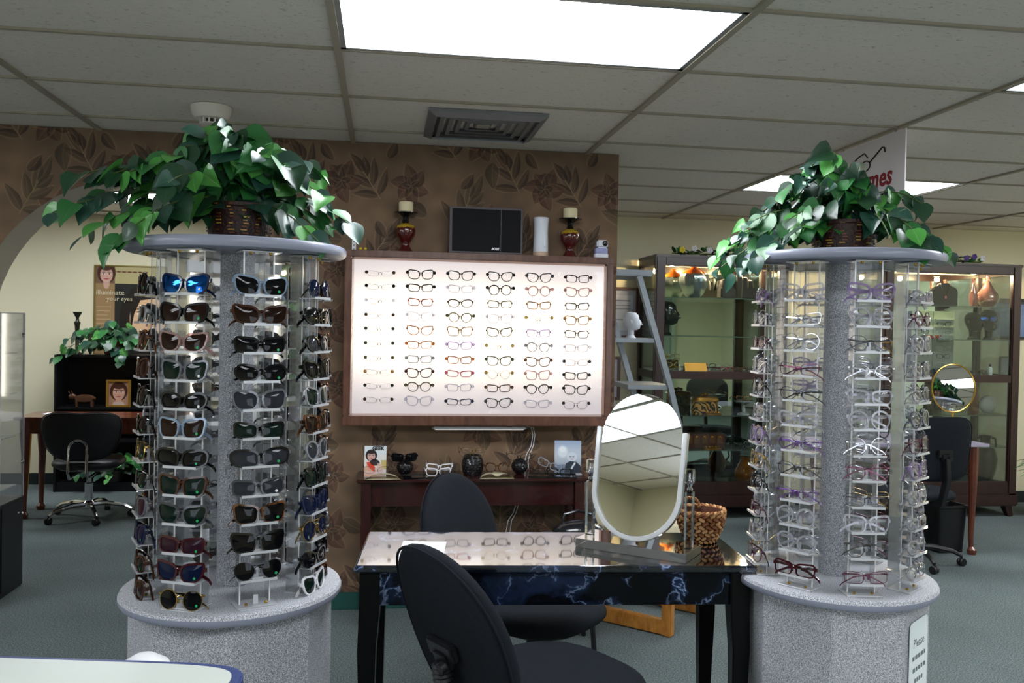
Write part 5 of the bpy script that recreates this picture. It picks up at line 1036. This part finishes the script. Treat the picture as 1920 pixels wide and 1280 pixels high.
for k in range(4): spectacles('eyeglasses', 'eyeglasses', '%s eyeglasses piled at the lit left end of the wooden shelf' % ['lowest gold', 'second gold', 'third gold', 'topmost gold'][k], 'glasses in the left cabinet', Matrix.Translation(at(1262, 1.16+.035*k, 6.60))@RZ(.2*k-.3), ['rect', 'oval', 'panto', 'rect'][k], 'gold', 'clear', temple='open')
for k in range(4): spectacles('eyeglasses', 'eyeglasses', '%s eyeglasses in the row right of the gold tent card' % ['first silver', 'second pink', 'third tortoise', 'fourth silver'][k], 'glasses in the left cabinet', Matrix.Translation(at(1340+k*24, 1.16, 6.57+.03*(k % 2)))@RZ(.25), ['oval', 'rect', 'panto', 'round'][k], ['silver', 'pink', 'tortoise', 'gunmetal'][k], 'clear', temple='open')
for k in range(3): spectacles('eyeglasses', 'eyeglasses', '%s eyeglasses on the lower right glass shelf of left cabinet' % ['nearest dark', 'middle silver', 'far clear'][k], 'glasses in the left cabinet', Matrix.Translation(at(1385+k*14, .534+.022, 6.56+k*.05))@RZ(-.2), 'rect', ['black', 'silver', 'clear'][k], 'clear', temple='open')
t = seat('jug', 'amber glazed jug at the bottom right of the left cabinet', 'jug', 1400, .25, 6.62); MB().lathe([(.05, 0), (.075, .04), (.08, .09), (.05, .15), (.03, .19), (.04, .215), (.034, .213), (0, .18)], 24).build('body', mat('amber glaze', '9a5a1c', .15, .2), t); MB().tube([(.045, 0, .19), (.1, 0, .18), (.11, 0, .13), (.075, 0, .08)], .008, 8).build('handle', MATS['amber glaze'], t)
# right cabinet
t = seat('jewelry_bust', 'black necklace bust with thin pendant in the right cabinet', 'bust', 1765, 1.704, 6.6)
bo = [(-.12, 0), (-.12, .13), (-.095, .16), (-.055, .165), (-.045, .19), (.045, .19), (.055, .165), (.095, .16), (.12, .13), (.12, 0)]; MB().prism(bo, -.02, .02, Matrix.Rotation(PI/2, 3, 'X')).build('bust', mat('black leather bust', '17151a', .6), t, bevel=.008)
MB().tube([(-.045, -.024, .185), (-.02, -.026, .12), (0, -.027, .085), (.02, -.026, .12), (.045, -.024, .185)], .0018, 5).build('necklace', CHR, t); MB().ball((0, -.03, .072), .012, 8, (1, .5, 1.2)).build('pendant', mat('pink stone', 'c07a78', .1, .3), t)
PG = clear('pink blown glass', 'd8a8a0', .35, .25, .05, 'b07a70')
for px, h_, lb in ((1821, .24, 'slim pink glass vase left of the round one'), (1848, .26, 'round pink glass vase on the top shelf right')):
    t = seat('vase', lb+' in the right cabinet', 'vase', px, 1.704, 6.62); r = .035 if px < 1830 else .085; MB().lathe([(r*.5, 0), (r, h_*.2), (r, h_*.4), (r*.4, h_*.7), (.012, h_*.85), (.016, h_), (.01, h_)], 24).build('body', PG, t)
head_bust('black mannequin head wearing blue mirrored sunglasses in the right cabinet', 1852, 1.434, .95, DK, 6.60, -.2)
spectacles('sunglasses', 'sunglasses', 'blue mirrored sunglasses on the black mannequin head, right cabinet', 'glasses in the right cabinet', Matrix.Translation(at(1852, 1.434+.172, 6.48))@RZ(-.2), 'oval', 'black', 'blue mirror', temple='open')
head_bust('plain black mannequin head left of the one wearing sunglasses', 1822, 1.434, .85, DK, 6.64, .3)
RACKW = mat('white rack plastic', 'cfd4d2', .5)
t = seat('reflected_rack', 'white slotted rack of clear glasses, stand-in for a reflection in the right cabinet', 'rack', 1748, 1.15, 6.83)  # solid stand-in for a rack reflected in the cabinet's mirror back
for k in range(2): MB().bb(-.2+k*.2, -.005+k*.2, .0, .008, 0, .52).build('rack_panel', RACKW, t, bevel=.002)
for r in range(7):
    for k in range(2): MB().bb(-.19+k*.2, -.015+k*.2, -.02, 0, .04+r*.068, .046+r*.068).build('ledge', RACKW, t)
for r in range(6):
    for k in range(2): spectacles('eyeglasses', 'eyeglasses', 'clear eyeglasses, %s row %s side of the reflection stand-in rack in right cabinet' % (ORD[5-r] if r < 5 else 'top', ['left', 'right'][k]), 'glasses in the right cabinet', Matrix.Translation(at(1748, 0, 6.8)+Vector((-.1+k*.2, 0, 1.15+.068+r*.068)))@RZ(0), 'rect', 'silver' if (r+k) % 2 else 'clear grey', 'clear', temple=None)
rb = [mat('red beads', 'a82c22', .2), mat('orange beads', 'c8602c', .2), mat('pink beads', 'b84a68', .2)]
for px, z, c, lb in ((1748, 1.434, 0, 'red bead jewelry pile on the glass shelf of right cabinet'), (1727, 1.14, 1, 'orange bead jewelry pile on the wooden shelf, right cabinet')):
    t = seat('bead_pile', lb, 'jewelry', px, z, 6.52); m_ = MB(); rr = random.Random(px)
    for k in range(46): m_.mi = rr.choice((0, 1, 2)); m_.ball((rr.uniform(-.06, .06), rr.uniform(-.025, .025), rr.uniform(.006, .03)), .008, 6)
    m_.build('beads', rb, t)['kind'] = 'stuff'
for k, (fr, px) in enumerate((('navy', 1745), ('blue', 1756), ('purple', 1766), ('silver', 1820), ('gunmetal', 1835), ('tortoise', 1848))): spectacles('sunglasses' if k < 3 else 'eyeglasses', 'eyeglasses', '%s glasses on the wooden shelf of the right cabinet' % ['navy tinted', 'blue tinted', 'purple tinted', 'silver', 'gunmetal', 'tortoise'][k], 'glasses in the right cabinet', Matrix.Translation(at(px, 1.164, 6.5+.04*(k % 3)))@RZ(.3), 'round' if k < 3 else 'rect', fr, 'navy' if k < 3 else 'clear', temple='open')
t = seat('bottle', 'small white and navy bottle on the wooden shelf, right cabinet', 'bottle', 1856, 1.14, 6.55); MB().lathe([(.016, 0), (.018, .01), (.018, .06), (.008, .075)], 14).build('body', WHT, t); MB().lathe([(.009, .072), (.009, .095), (0, .095)], 12).build('cap', FR['navy'], t)
t = seat('urn', 'dark handled urn at the bottom of the right cabinet', 'urn', 1851, .25, 6.6); dk = mat('dark bronze ceramic', '2a211c', .35, .3)
MB().lathe([(.05, 0), (.055, .01), (.09, .12), (.1, .2), (.075, .28), (.04, .32), (.04, .36), (.055, .385), (.045, .38), (0, .34)], 26).build('body', dk, t)
for s in (-1, 1): MB().tube([(s*.045, 0, .37), (s*.09, 0, .36), (s*.10, 0, .31), (s*.07, 0, .28)], .009, 8).build('handle', dk, t)
t = seat('shell_dish', 'pale round shell ornament on the lower glass shelf, right cabinet', 'ornament', 1853, .824, 6.55); MB().ball((0, 0, .075), .075, 16, (1, .5, 1)).build('shell', mat('pearl grey', 'a8a2a0', .3), t)
t = seat('figurine', 'tall brown carved figurine behind the round mirror', 'figurine', 1826, .824, 6.6); bw_ = mat('brown carved wood', '6a3a20', .5); MB().lathe([(.04, 0), (.045, .02), (.03, .05), (.045, .12), (.04, .2), (.02, .24), (.03, .27), (.02, .3), (0, .31)], 18).build('body', bw_, t)
# garlands on the cabinets
def garland(label, x0, x1, y, z, seed, flowers):
    t = thing('flower_garland', label, 'garland', ((x0+x1)/2, y, z)); rr = random.Random(seed); w_ = (x1-x0)/2
    MB().tube([(-w_+2*w_*i/10, rr.uniform(-.02, .02), .02) for i in range(11)], .006, 6).build('stem', STEM, t)
    for k in range(int((x1-x0)/.013)):
        s_ = rr.uniform(.04, .06); d = Vector((rr.uniform(-1, 1), rr.uniform(-1, .3), rr.uniform(-.1, .9))).normalized(); nr = Vector((rr.uniform(-.5, .5), -.4, 1)); nr = (nr-d*nr.dot(d)).normalized()
        o = bpy.data.objects.new('leaf', LMESH[rr.choice((0, 1, 2))]); C.objects.link(o); o.parent = t; o.matrix_local = basis(Vector((rr.uniform(-w_, w_), rr.uniform(-.04, .03), rr.uniform(.01, .05))), d.cross(nr)*s_, d*s_, nr*s_); o.material_slots[0].link = 'OBJECT'; o.material_slots[0].material = LM[rr.choice((0, 0, 1, 2))]
    for k, (u, m) in enumerate(flowers):
        f_ = MB()
        for q in range(5): a = 2*PI*q/5; f_.ball((.014*math.cos(a), -.004, .014*math.sin(a)), .013, 6, (1, .4, 1))
        f_.build('flower', m, t).matrix_local = TR(-w_+2*w_*u, -.05, .045+.012*(k % 2))
yf = mat('yellow petals', 'c8b428', .6); pf = mat('purple petals', '4a3478', .6); wf = mat('white petals', 'c8c4cc', .6)
garland('green garland with small white flowers on the left curio cabinet', 2.22, 3.05, 6.58, 2.047, 1, [(.08, yf), (.2, wf), (.35, wf), (.5, wf), (.7, wf), (.9, wf)])
garland('green garland with yellow and purple flowers on right curio cabinet', 3.98, 4.82, 6.5, 2.047, 2, [(.45, yf), (.5, yf), (.6, pf), (.68, pf), (.8, pf), (.88, pf), (.97, wf), (.2, wf)])
# ------------------------------------------------------------------ ladder with foam head, wall frames
t = thing('step_ladder', 'grey aluminium step ladder standing behind the wallpapered wall end', 'ladder', (1.42, 5.35, 0)); lx = lambda z: .165+(1.80-max(z, .9))*.315+.03*max(0, .9-z)
LG = mat('dull aluminium', '8d949b', .4, .5)
for y in (-.02, .38):
    ox = 0 if y < 0 else -.14
    MB().tube([(lx(1.80)+ox, y, 1.80), (lx(1.1)+ox, y, 1.1), (lx(.85)+ox, y, .85), (lx(0)+ox, y-.02 if y < 0 else y+.02, 0)], .024, 4, square=True, sx=1.3).build('side_rail', LG, t)
    MB().tube([(lx(1.80)+ox-.13, y+.04, 1.80), (lx(1.8)-.34+ox, y+.04, 0)] if False else [(-.06+ox*.4, y+.03, 1.40), (.21+ox*.4, y+.03, 0)], .018, 4, square=True, sx=1.5).build('rear_leg', LG, t)
MB().bb(-.12, .25, -.04, .42, 1.80, 1.84).build('top_cap', LG, t, bevel=.006)
for z in (1.395, 1.10, .80, .50, .20): x_ = lx(z); MB().bb(x_-.28, x_+.01, -.03, .38, z-.014, z+.014).build('tread', LG, t, bevel=.004)
t = head_bust('white foam half head standing on the ladder tread', 1181, 1.409, .62, mat('white styrofoam', 'dfe4ee', .8, bump=.3, bscale=300), 5.42, 1.3, name='foam_head')
def wallframe(label, cx, cz, w_, h_, y, arr, fm, fw=.025, name='wall_picture', cat='picture'):
    t = thing(name, label, cat, (cx, y, cz)); 
    for s in (-1, 1): MB().bb(s*w_/2, s*(w_/2-fw), -.02, 0, -h_/2, h_/2).build('frame_stile', fm, t, bevel=.003); MB().bb(-w_/2+fw, w_/2-fw, -.02, 0, s*h_/2, s*(h_/2-fw)).build('frame_rail', fm, t, bevel=.003)
    MB().bb(-w_/2+fw, w_/2-fw, -.010, -.006, -h_/2+fw, h_/2-fw).build('print_sheet', img_mat(label[:22], arr, 'xz', (w_, h_), (.5, .5), .25, extend='EXTEND', coat=.4), t, smooth=False); return t
p = Paint(120, 160, 'b8b8c4'); p.rect(20, 25, 100, 135, 'd4d4dc'); p.rect(30, 40, 90, 44, '8a8a98'); p.rect(30, 55, 90, 58, '9a9aa8'); p.rect(30, 66, 90, 69, '9a9aa8'); p.rect(40, 100, 80, 103, '8a8a98')
wallframe('brown framed certificate on the far wall behind the ladder', 1.93, 1.60, .29, .42, YF, p.a, FRW)
wallframe('lower brown framed certificate behind the ladder rails', 1.80, 1.06, .26, .36, YF, p.a, FRW)
p = Paint(300, 160, '5a6e9a'); p.rect(0, 0, 300, 22, '3c3c48'); p.rect(12, 30, 288, 148, '5f76a4'); p.ell(120, 90, 90, 30, '6f86b0', .6, 0, 20)
wallframe('wide blue picture on the far wall beyond the right cabinet', 5.62, 1.62, .72, .36, YF, p.a, mat('dark frame', '2a2a30', .4))
p = Paint(60, 80, 'a8b0b8'); wallframe('small dark framed picture on the far wall, low right', 5.42, 1.20, .12, .18, YF, p.a, mat('dark frame'), .015)
# ------------------------------------------------------------------ right desk, round mirror, bin, floor plant
t = thing('side_desk', 'brown desk with pale top beyond the right rack', 'desk', (3.35, 5.62, 0))
MB().bb(-.64, .66, -.35, .30, .725, .745).build('desktop', mat('pale lilac laminate', 'a79fb4', .2, coat=.5), t, bevel=.004); MB().bb(-.58, .6, -.30, -.28, .62, .725).build('apron', BRW, t); MB().bb(.58, .6, -.28, .26, .62, .725).build('side_apron', BRW, t)
def cab_leg(t, x, y, h_, m, s=1): 
    return MB().tube([(x, y, h_), (x, y, h_-.12), (x+.004*s, y, h_*.6), (x-.002*s, y, .12), (x, y-.004, .05), (x, y-.012, .028), (x, y-.012, 0)], [.036, .036, .026, .018, .016, .032, .026], 10).build('leg', m, t)
cab_leg(t, .575, -.3, .725, BRW); cab_leg(t, .575, .24, .725, BRW); cab_leg(t, -.55, -.3, .725, BRW); cab_leg(t, -.55, .24, .725, BRW)
c = Yp(1787, 737, 5.66); t = thing('round_mirror', 'round brass-rimmed table mirror on the right desk reflecting greenery', 'mirror', (c.x, 5.66, .745), -.63)
o = MB().prism([(.132*math.cos(a), .165*math.sin(a)) for a in [2*PI*k/40 for k in range(40)]], -.002, .002, Matrix.Rotation(PI/2, 3, 'X')).build('mirror_plate', MIR, t, smooth=False); o.matrix_local = TR(0, 0, .345)@RX(-.118)
MB().tube([(.136*math.cos(a), 0, .169*math.sin(a)) for a in [2*PI*k/40 for k in range(40)]], .006, 8, True).build('brass_rim', BRASS, t).matrix_local = TR(0, 0, .345)@RX(-.118)
MB().lathe([(.07, 0), (.07, .008), (.02, .018), (.008, .04), (.008, .18)], 20).build('stand', BRASS, t)
t = thing('wastebasket', 'black plastic wastebasket beside the right desk leg', 'bin', (3.80, 5.43, 0), .1)
o_, i_ = sup(.23, .19, 8, 32), sup(.215, .175, 8, 32); m_ = MB(); n = 32
vs = [(x*.85, y*.85, 0) for x, y in o_]+[(x, y, .30) for x, y in o_]+[(x*1.06, y*1.06, .305) for x, y in o_]+[(x*1.06, y*1.06, .32) for x, y in o_]+[(x, y, .32) for x, y in i_]+[(x*.85, y*.85, .01) for x, y in i_]
fs = [(l*n+k, l*n+(k+1) % n, (l+1)*n+(k+1) % n, (l+1)*n+k) for l in range(5) for k in range(n)]+[tuple(range(n))[::-1], tuple(range(5*n, 6*n))]
m_.add(vs, fs).build('bin_body', BLK, t, ang=40)
t = thing('floor_plant', 'green grassy floor plant at the right edge beside the cabinet', 'plant', (5.36, 6.35, 0)); MB().lathe([(.10, 0), (.14, .25), (.15, .26), (.13, .26), (0, .23)], 24).build('pot', mat('dark planter', '2a2622', .5), t)
rr = random.Random(9)
for k in range(46):
    a = rr.uniform(0, 2*PI); r = rr.uniform(.12, .33); hh = rr.uniform(.3, .6); pts = [Vector((r*u**1.6*math.cos(a), r*u**1.6*math.sin(a), .24+hh*(u-.75*u*u)*1.4)) for u in [i/6 for i in range(7)]]
    m_ = MB(); side = Vector((-math.sin(a), math.cos(a), 0)); vs = []
    for i, p in enumerate(pts): w_ = .02*(1-i/6)**.6+.001; vs += [p-side*w_, p+Vector((0, 0, -.003)), p+side*w_]
    m_.add(vs, [(3*i+j, 3*i+j+1, 3*i+j+4, 3*i+j+3) for i in range(6) for j in (0, 1)]).build('leaf', LM[rr.choice((1, 2))], t)
# ------------------------------------------------------------------ room beyond the arch
t = thing('bookcase', 'black open bookcase against the far wall beyond the arch', 'bookcase', (-2.22, 7.95, 0)); BKW = mat('black wood', '0f0f12', .35); w_ = .52
for s in (-1, 1): MB().bb(s*w_, s*(w_-.02), -.14, .15, 0, 1.16).build('side_panel', BKW, t, bevel=.002)
MB().bb(-w_, w_, .14, .15, 0, 1.16).build('back_panel', BKW, t); MB().bb(-w_, w_, -.145, .15, 1.14, 1.165).build('top_panel', BKW, t, bevel=.003)
for z in (.06, .42, .70): MB().bb(-w_+.02, w_-.02, -.13, .14, z, z+.02).build('shelf', BKW, t, bevel=.002)
MB().bb(-w_+.02, w_-.02, -.13, -.11, 0, .06).build('kick_board', BKW, t)
t = thing('candlestick', 'tall dark turned candlestick on the bookcase', 'candlestick', (-2.59, 7.90, 1.165)); MB().lathe([(.05, 0), (.05, .008), (.025, .018), (.012, .03), (.014, .06), (.016, .15), (.02, .24), (.026, .27), (.014, .285), (.012, .31), (.028, .34), (.036, .355), (.036, .36), (0, .358)], 20).build('body', mat('dark bronze', '2c2a24', .35, .5), t)
t = thing('potted_ivy', 'bushy green ivy on top of the black bookcase', 'plant', (-2.28, 7.92, 1.165)); pot(t, .09, .12, .12, False, mat('terracotta brown pot', '6a3a26', .6))
R3 = [(-.42, -.05, .1), (-.36, .05, .08), (-.28, .1, .12), (-.22, .0, .14), (-.15, .16, .06), (-.08, .1, .15), (-.02, .2, .04), (.05, .12, .14), (.1, -.08, .17), (.08, -.14, .18), (.14, .14, .08), (.2, .06, .14), (.26, .0, .1), (.16, .0, .16), (-.1, .02, .17), (0, .02, .18), (.3, .08, .02), (-.2, .12, -.05), (.1, .16, -.05), (-.46, -.12, .12)]
ivy(t, Vector((0, 0, .08)), Vector((1, 0, 0)), Vector((0, -1, 0)), R3, rs=12, size=(.07, .1), step=.055)
t = thing('potted_ivy', 'low ivy on the bottom shelf of the black bookcase', 'plant', (-2.28, 7.88, .08)); pot(t, .07, .09, .10, False, mat('dark planter'))
ivy(t, Vector((0, 0, .1)), Vector((1, 0, 0)), Vector((0, -1, 0)), [(-.28, .08, .1), (-.2, .0, .12), (-.12, -.08, .14), (-.1, .12, .08), (0, -.06, .15), (.08, .08, .1), (.18, .1, .08), (.26, .06, .1), (.3, -.02, .12), (.05, .14, .05), (-.24, -.02, .14)], rs=15, size=(.06, .09), step=.06, lift=.06)
p = Paint(160, 200, 'b0846a'); face(p, 80, 95, 46, '4a2c20', 'd8a48c'); p.rect(38, 78, 122, 82, '2a1a18', .8); p.poly([(30, 200), (50, 160), (110, 160), (130, 200)], 'c8b0a4')
wallframe('gold framed portrait of a woman in glasses on the bookcase shelf', -2.235, .72+.115, .20, .235, 7.86, p.a, mat('gold frame', 'b88c3c', .35, .6), .02)
t = thing('animal_figurine', 'brown bull figurine on the bookcase shelf above the chair', 'figurine', (-2.51, 7.86, .72)); bf = mat('brown bronze', '5a3c2a', .4, .3)
MB().pad([(.09*math.cos(a), .035*math.sin(a)) for a in [2*PI*k/20 for k in range(20)]], [(0, -.03), (.8, -.025), (1, 0), (.8, .025), (0, .03)]).build('body', bf, t).matrix_local = TR(0, 0, .07)
MB().ball((-.10, 0, .085), .03, 10, (1.2, .8, .9)).build('head', bf, t)
for x in (-.06, .06):
    for y in (-.018, .018): MB().tube([(x, y, .055), (x, y, 0)], [.012, .008], 8).build('leg', bf, t)
for s in (-1, 1): MB().tube([(-.10, s*.02, .105), (-.115, s*.035, .12), (-.12, s*.03, .135)], [.005, .004, .002], 6).build('horn', bf, t)
# poster
p = Paint(300, 440, 'a89466'); p.rect(0, 80, 85, 440, '9c7f5a'); p.rect(85, 80, 300, 440, '2e302e'); p.rect(85, 0, 300, 80, 'b5a97a'); p.rect(0, 0, 85, 80, '7a5f50'); face(p, 50, 42, 30, '4a3026', 'd0a898')
for k in range(6): p.ell(100+k*22, 28, 10, 3, '6a4038'); p.rect(10, 180+k*18, 70-6*(k % 3), 183+k*18, 'cbb890', .6)
p.ell(215, 230, 110, 150, '2a2622', 1, 0, 6); p.ell(225, 240, 78, 112, 'dcb48e', 1, -.08, 4); p.poly([(150, 100), (300, 100), (300, 135), (190, 150), (165, 210), (150, 300)], '2a2622')
for sx, ex in ((-1, 195), (1, 262)): p.ell(ex, 210, 19, 8, 'f0e2d4'); p.ell(ex, 210, 8, 8, '4a3020'); p.ell(ex, 201, 21, 3, '2a1a14', .9); p.ell(ex, 188, 24, 4, '4a2e20', .8)
p.ell(232, 262, 13, 9, 'b98a66', .7, 0, 5); p.ell(228, 303, 26, 9, 'b0605a', 1, 0, 3)
t = wallframe('tan framed eyewear poster of a woman\'s face on the far wall', -2.24, 1.50, .62, .90, YL, p.a, mat('poster frame', '8a7a3c', .4, .3), .012, 'poster', 'poster')
TXT = mat('poster lettering', 'c8c0a0', .6)
text('lettering', 'illuminate', .062, TXT, t, TR(-.17, -.022, .205)@RX(PI/2), ext=.0003); text('lettering', 'your eyes', .055, TXT, t, TR(-.09, -.022, .15)@RX(PI/2), ext=.0003)
# desk beyond the arch
t = thing('writing_desk', 'brown wooden desk with cabriole legs beyond the arch', 'desk', (-1.98, 6.96, 0)); MB().bb(-.66, .66, -.22, .22, .725, .745).build('desktop', BRW, t, bevel=.004)
MB().bb(-.60, .60, -.17, -.15, .62, .725).build('apron', BRW, t); MB().bb(-.60, -.58, -.15, .15, .62, .725).build('side_apron', BRW, t); MB().bb(.58, .60, -.15, .15, .62, .725).build('side_apron', BRW, t)
for x, y in ((-.6, -.16), (-.6, .16), (.6, -.16), (.6, .16)): cab_leg(t, x, y, .725, BRW)
for px, z, y, lb in ((207-100, .745, 7.0, 'white paper lying at the left of the brown desk'), (128, .44, 7.86, 'white papers on the middle shelf of the bookcase')):
    q = Yp(px, 780, y); t = thing('paper_sheet', lb, 'paper', (q.x, y, z)); MB().bb(-.09, .09, -.06, .06, 0, .003).build('sheet', MATS['white paper'], t)
t = thing('leaning_board', 'narrow yellow board leaning on the far wall behind the desk leg', 'board', (-3.02, 7.95, 0)); MB().bb(-.02, .03, -.01, .01, 0, .48).build('board', mat('yellow board', 'c08a2a', .6), t, bevel=.002).rotation_euler = (-.15, 0, 0)
# reception counter and lit frame wall behind the left rack
t = thing('reception_counter', 'rounded grey reception counter seen through the sunglasses rack', 'counter', (-1.02, 6.42, 0)); GC = mat('grey counter laminate', '9a9da4', .4)
MB().lathe([(.42, 0), (.42, .68)], 40).build('counter_body', GC, t); MB().lathe([(.44, .68), (.45, .70), (.45, .775), (.44, .78), (0, .78)], 40).build('counter_top', mat('light counter top', 'b9bcc2', .3), t); MB().lathe([(.435, .672), (.435, .68)], 40).build('dark_ring', BLK, t)  # includes a thin black ring just below the counter top
t = thing('frame_display_wall', 'white wall display of eyeglasses with light tubes behind the sunglasses rack', 'display', (-1.15, YL, 0)); WP2 = mat('white display panel', 'e2e0da', .5)
MB().bb(-.58, .55, -.03, 0, .75, 2.0).build('back_panel', WP2, t); MB().bb(-.60, .57, -.12, 0, 1.90, 2.02).build('canopy', mat('grey canopy', 'b4b6b8', .5), t, bevel=.004)
for x in (-.56, -.2, .17, .53): MB().bb(x-.012, x+.012, -.06, -.03, .78, 1.9).build('light_tube', mat('display tube light', 'fff6e6', .5, emit=3), t)
for i in range(3):
    for r in range(9):
        MB().bb(-.52+i*.365, -.24+i*.365, -.07, -.03, .86+r*.11, .864+r*.11).build('ledge', ACRE, t)
        if True: spectacles('eyeglasses', 'eyeglasses', '%s eyeglasses, %s row of the %s bay of the far wall display' % (['dark', 'brown', 'clear'][(i+r) % 3], ORD[8-r] if r < 8 else 'top', ['left', 'middle', 'right'][i]), 'eyeglasses on the far wall display', TR(-1.15-.38+i*.365, YL-.07, .883+r*.11), ['rect', 'oval', 'panto'][(r+i) % 3], ['gunmetal', 'tortoise', 'clear grey'][(i+r) % 3], 'clear', temple=None)
# hanging ivy
t = thing('hanging_ivy', 'long trailing ivy hanging from the ceiling beyond the arch', 'plant', (-.66, 6.9, 1.95)); pot(t, .07, .10, .10, False, MATS['terracotta brown pot']); MB().tube([(0, 0, .1), (0, 0, H-1.95-.002)], .003, 6).build('chain', BRASS, t)
ivy(t, Vector((0, 0, .08)), Vector((1, 0, 0)), Vector((0, -1, 0)), [(-.06, -.5, .1), (.02, -.75, .1), (.06, -.9, .08), (-.1, -.3, .1), (.1, -.4, .1), (.12, -.62, .05), (-.02, -.95, .06), (.0, -.6, .14), (.08, -.8, .12)], rs=21, size=(.06, .09), step=.045, lift=.04)
# ------------------------------------------------------------------ acrylic showcase, left edge
t = thing('acrylic_showcase', 'clear acrylic showcase on a black base at the left edge', 'display case', (-2.31, 4.95, 0), 0); x0, x1, y0, y1 = -.36, .365, -.14, .16
MB().bb(x0, x1, y0, y1, 0, .49).build('black_base', BKW, t, bevel=.004); MB().bb(x1, x1+.004, y0+.02, y1-.02, .03, .47).build('base_door', BKW, t, bevel=.001); MB().ball((x1+.01, y1-.04, .40), .008, 8).build('lock', CHR, t)
for a in ((x0, x1, y0, y0+.006), (x0, x1, y1-.006, y1), (x0, x0+.006, y0, y1), (x1-.006, x1, y0, y1)): MB().bb(*a, .49, 1.49).build('acrylic_panel', ACR, t, smooth=False)
MB().bb(x0, x1, y0, y1, 1.485, 1.492).build('top_panel', ACRE, t, smooth=False)
for z in (.55, .82, 1.05, 1.27): MB().bb(x0+.01, x1-.03, y0+.02, y1-.02, z, z+.005).build('glass_shelf', ACRE, t, smooth=False)
m_ = MB()
for y in (y0, y1):
    m_.bb(x1-.008, x1+.0005, y-.004, y+.004, .49, 1.49)
m_.build('corner_edge', ACRE, t)
for z in (.68, 1.37): MB().lathe([(.012, 0), (.012, .01), (.006, .014), (0, .014)], 12, (x1, y1-.03, z), ax=Matrix.Rotation(PI/2, 3, 'Y')).build('hinge', CHR, t)
for k, (z, fr) in enumerate(((1.29, 'blue'), (1.07, 'clear grey'), (.84, 'black'), (.57, 'silver'))): spectacles('eyeglasses', 'eyeglasses', '%s glasses on the %s shelf of the acrylic showcase' % (fr, ['top', 'second', 'third', 'lowest'][k]), 'glasses in the acrylic showcase', TR(-2.31+.22, 4.93, z+.02)@RZ(.5), 'wayfarer', fr, 'navy' if k in (0, 2) else 'clear', temple='open')
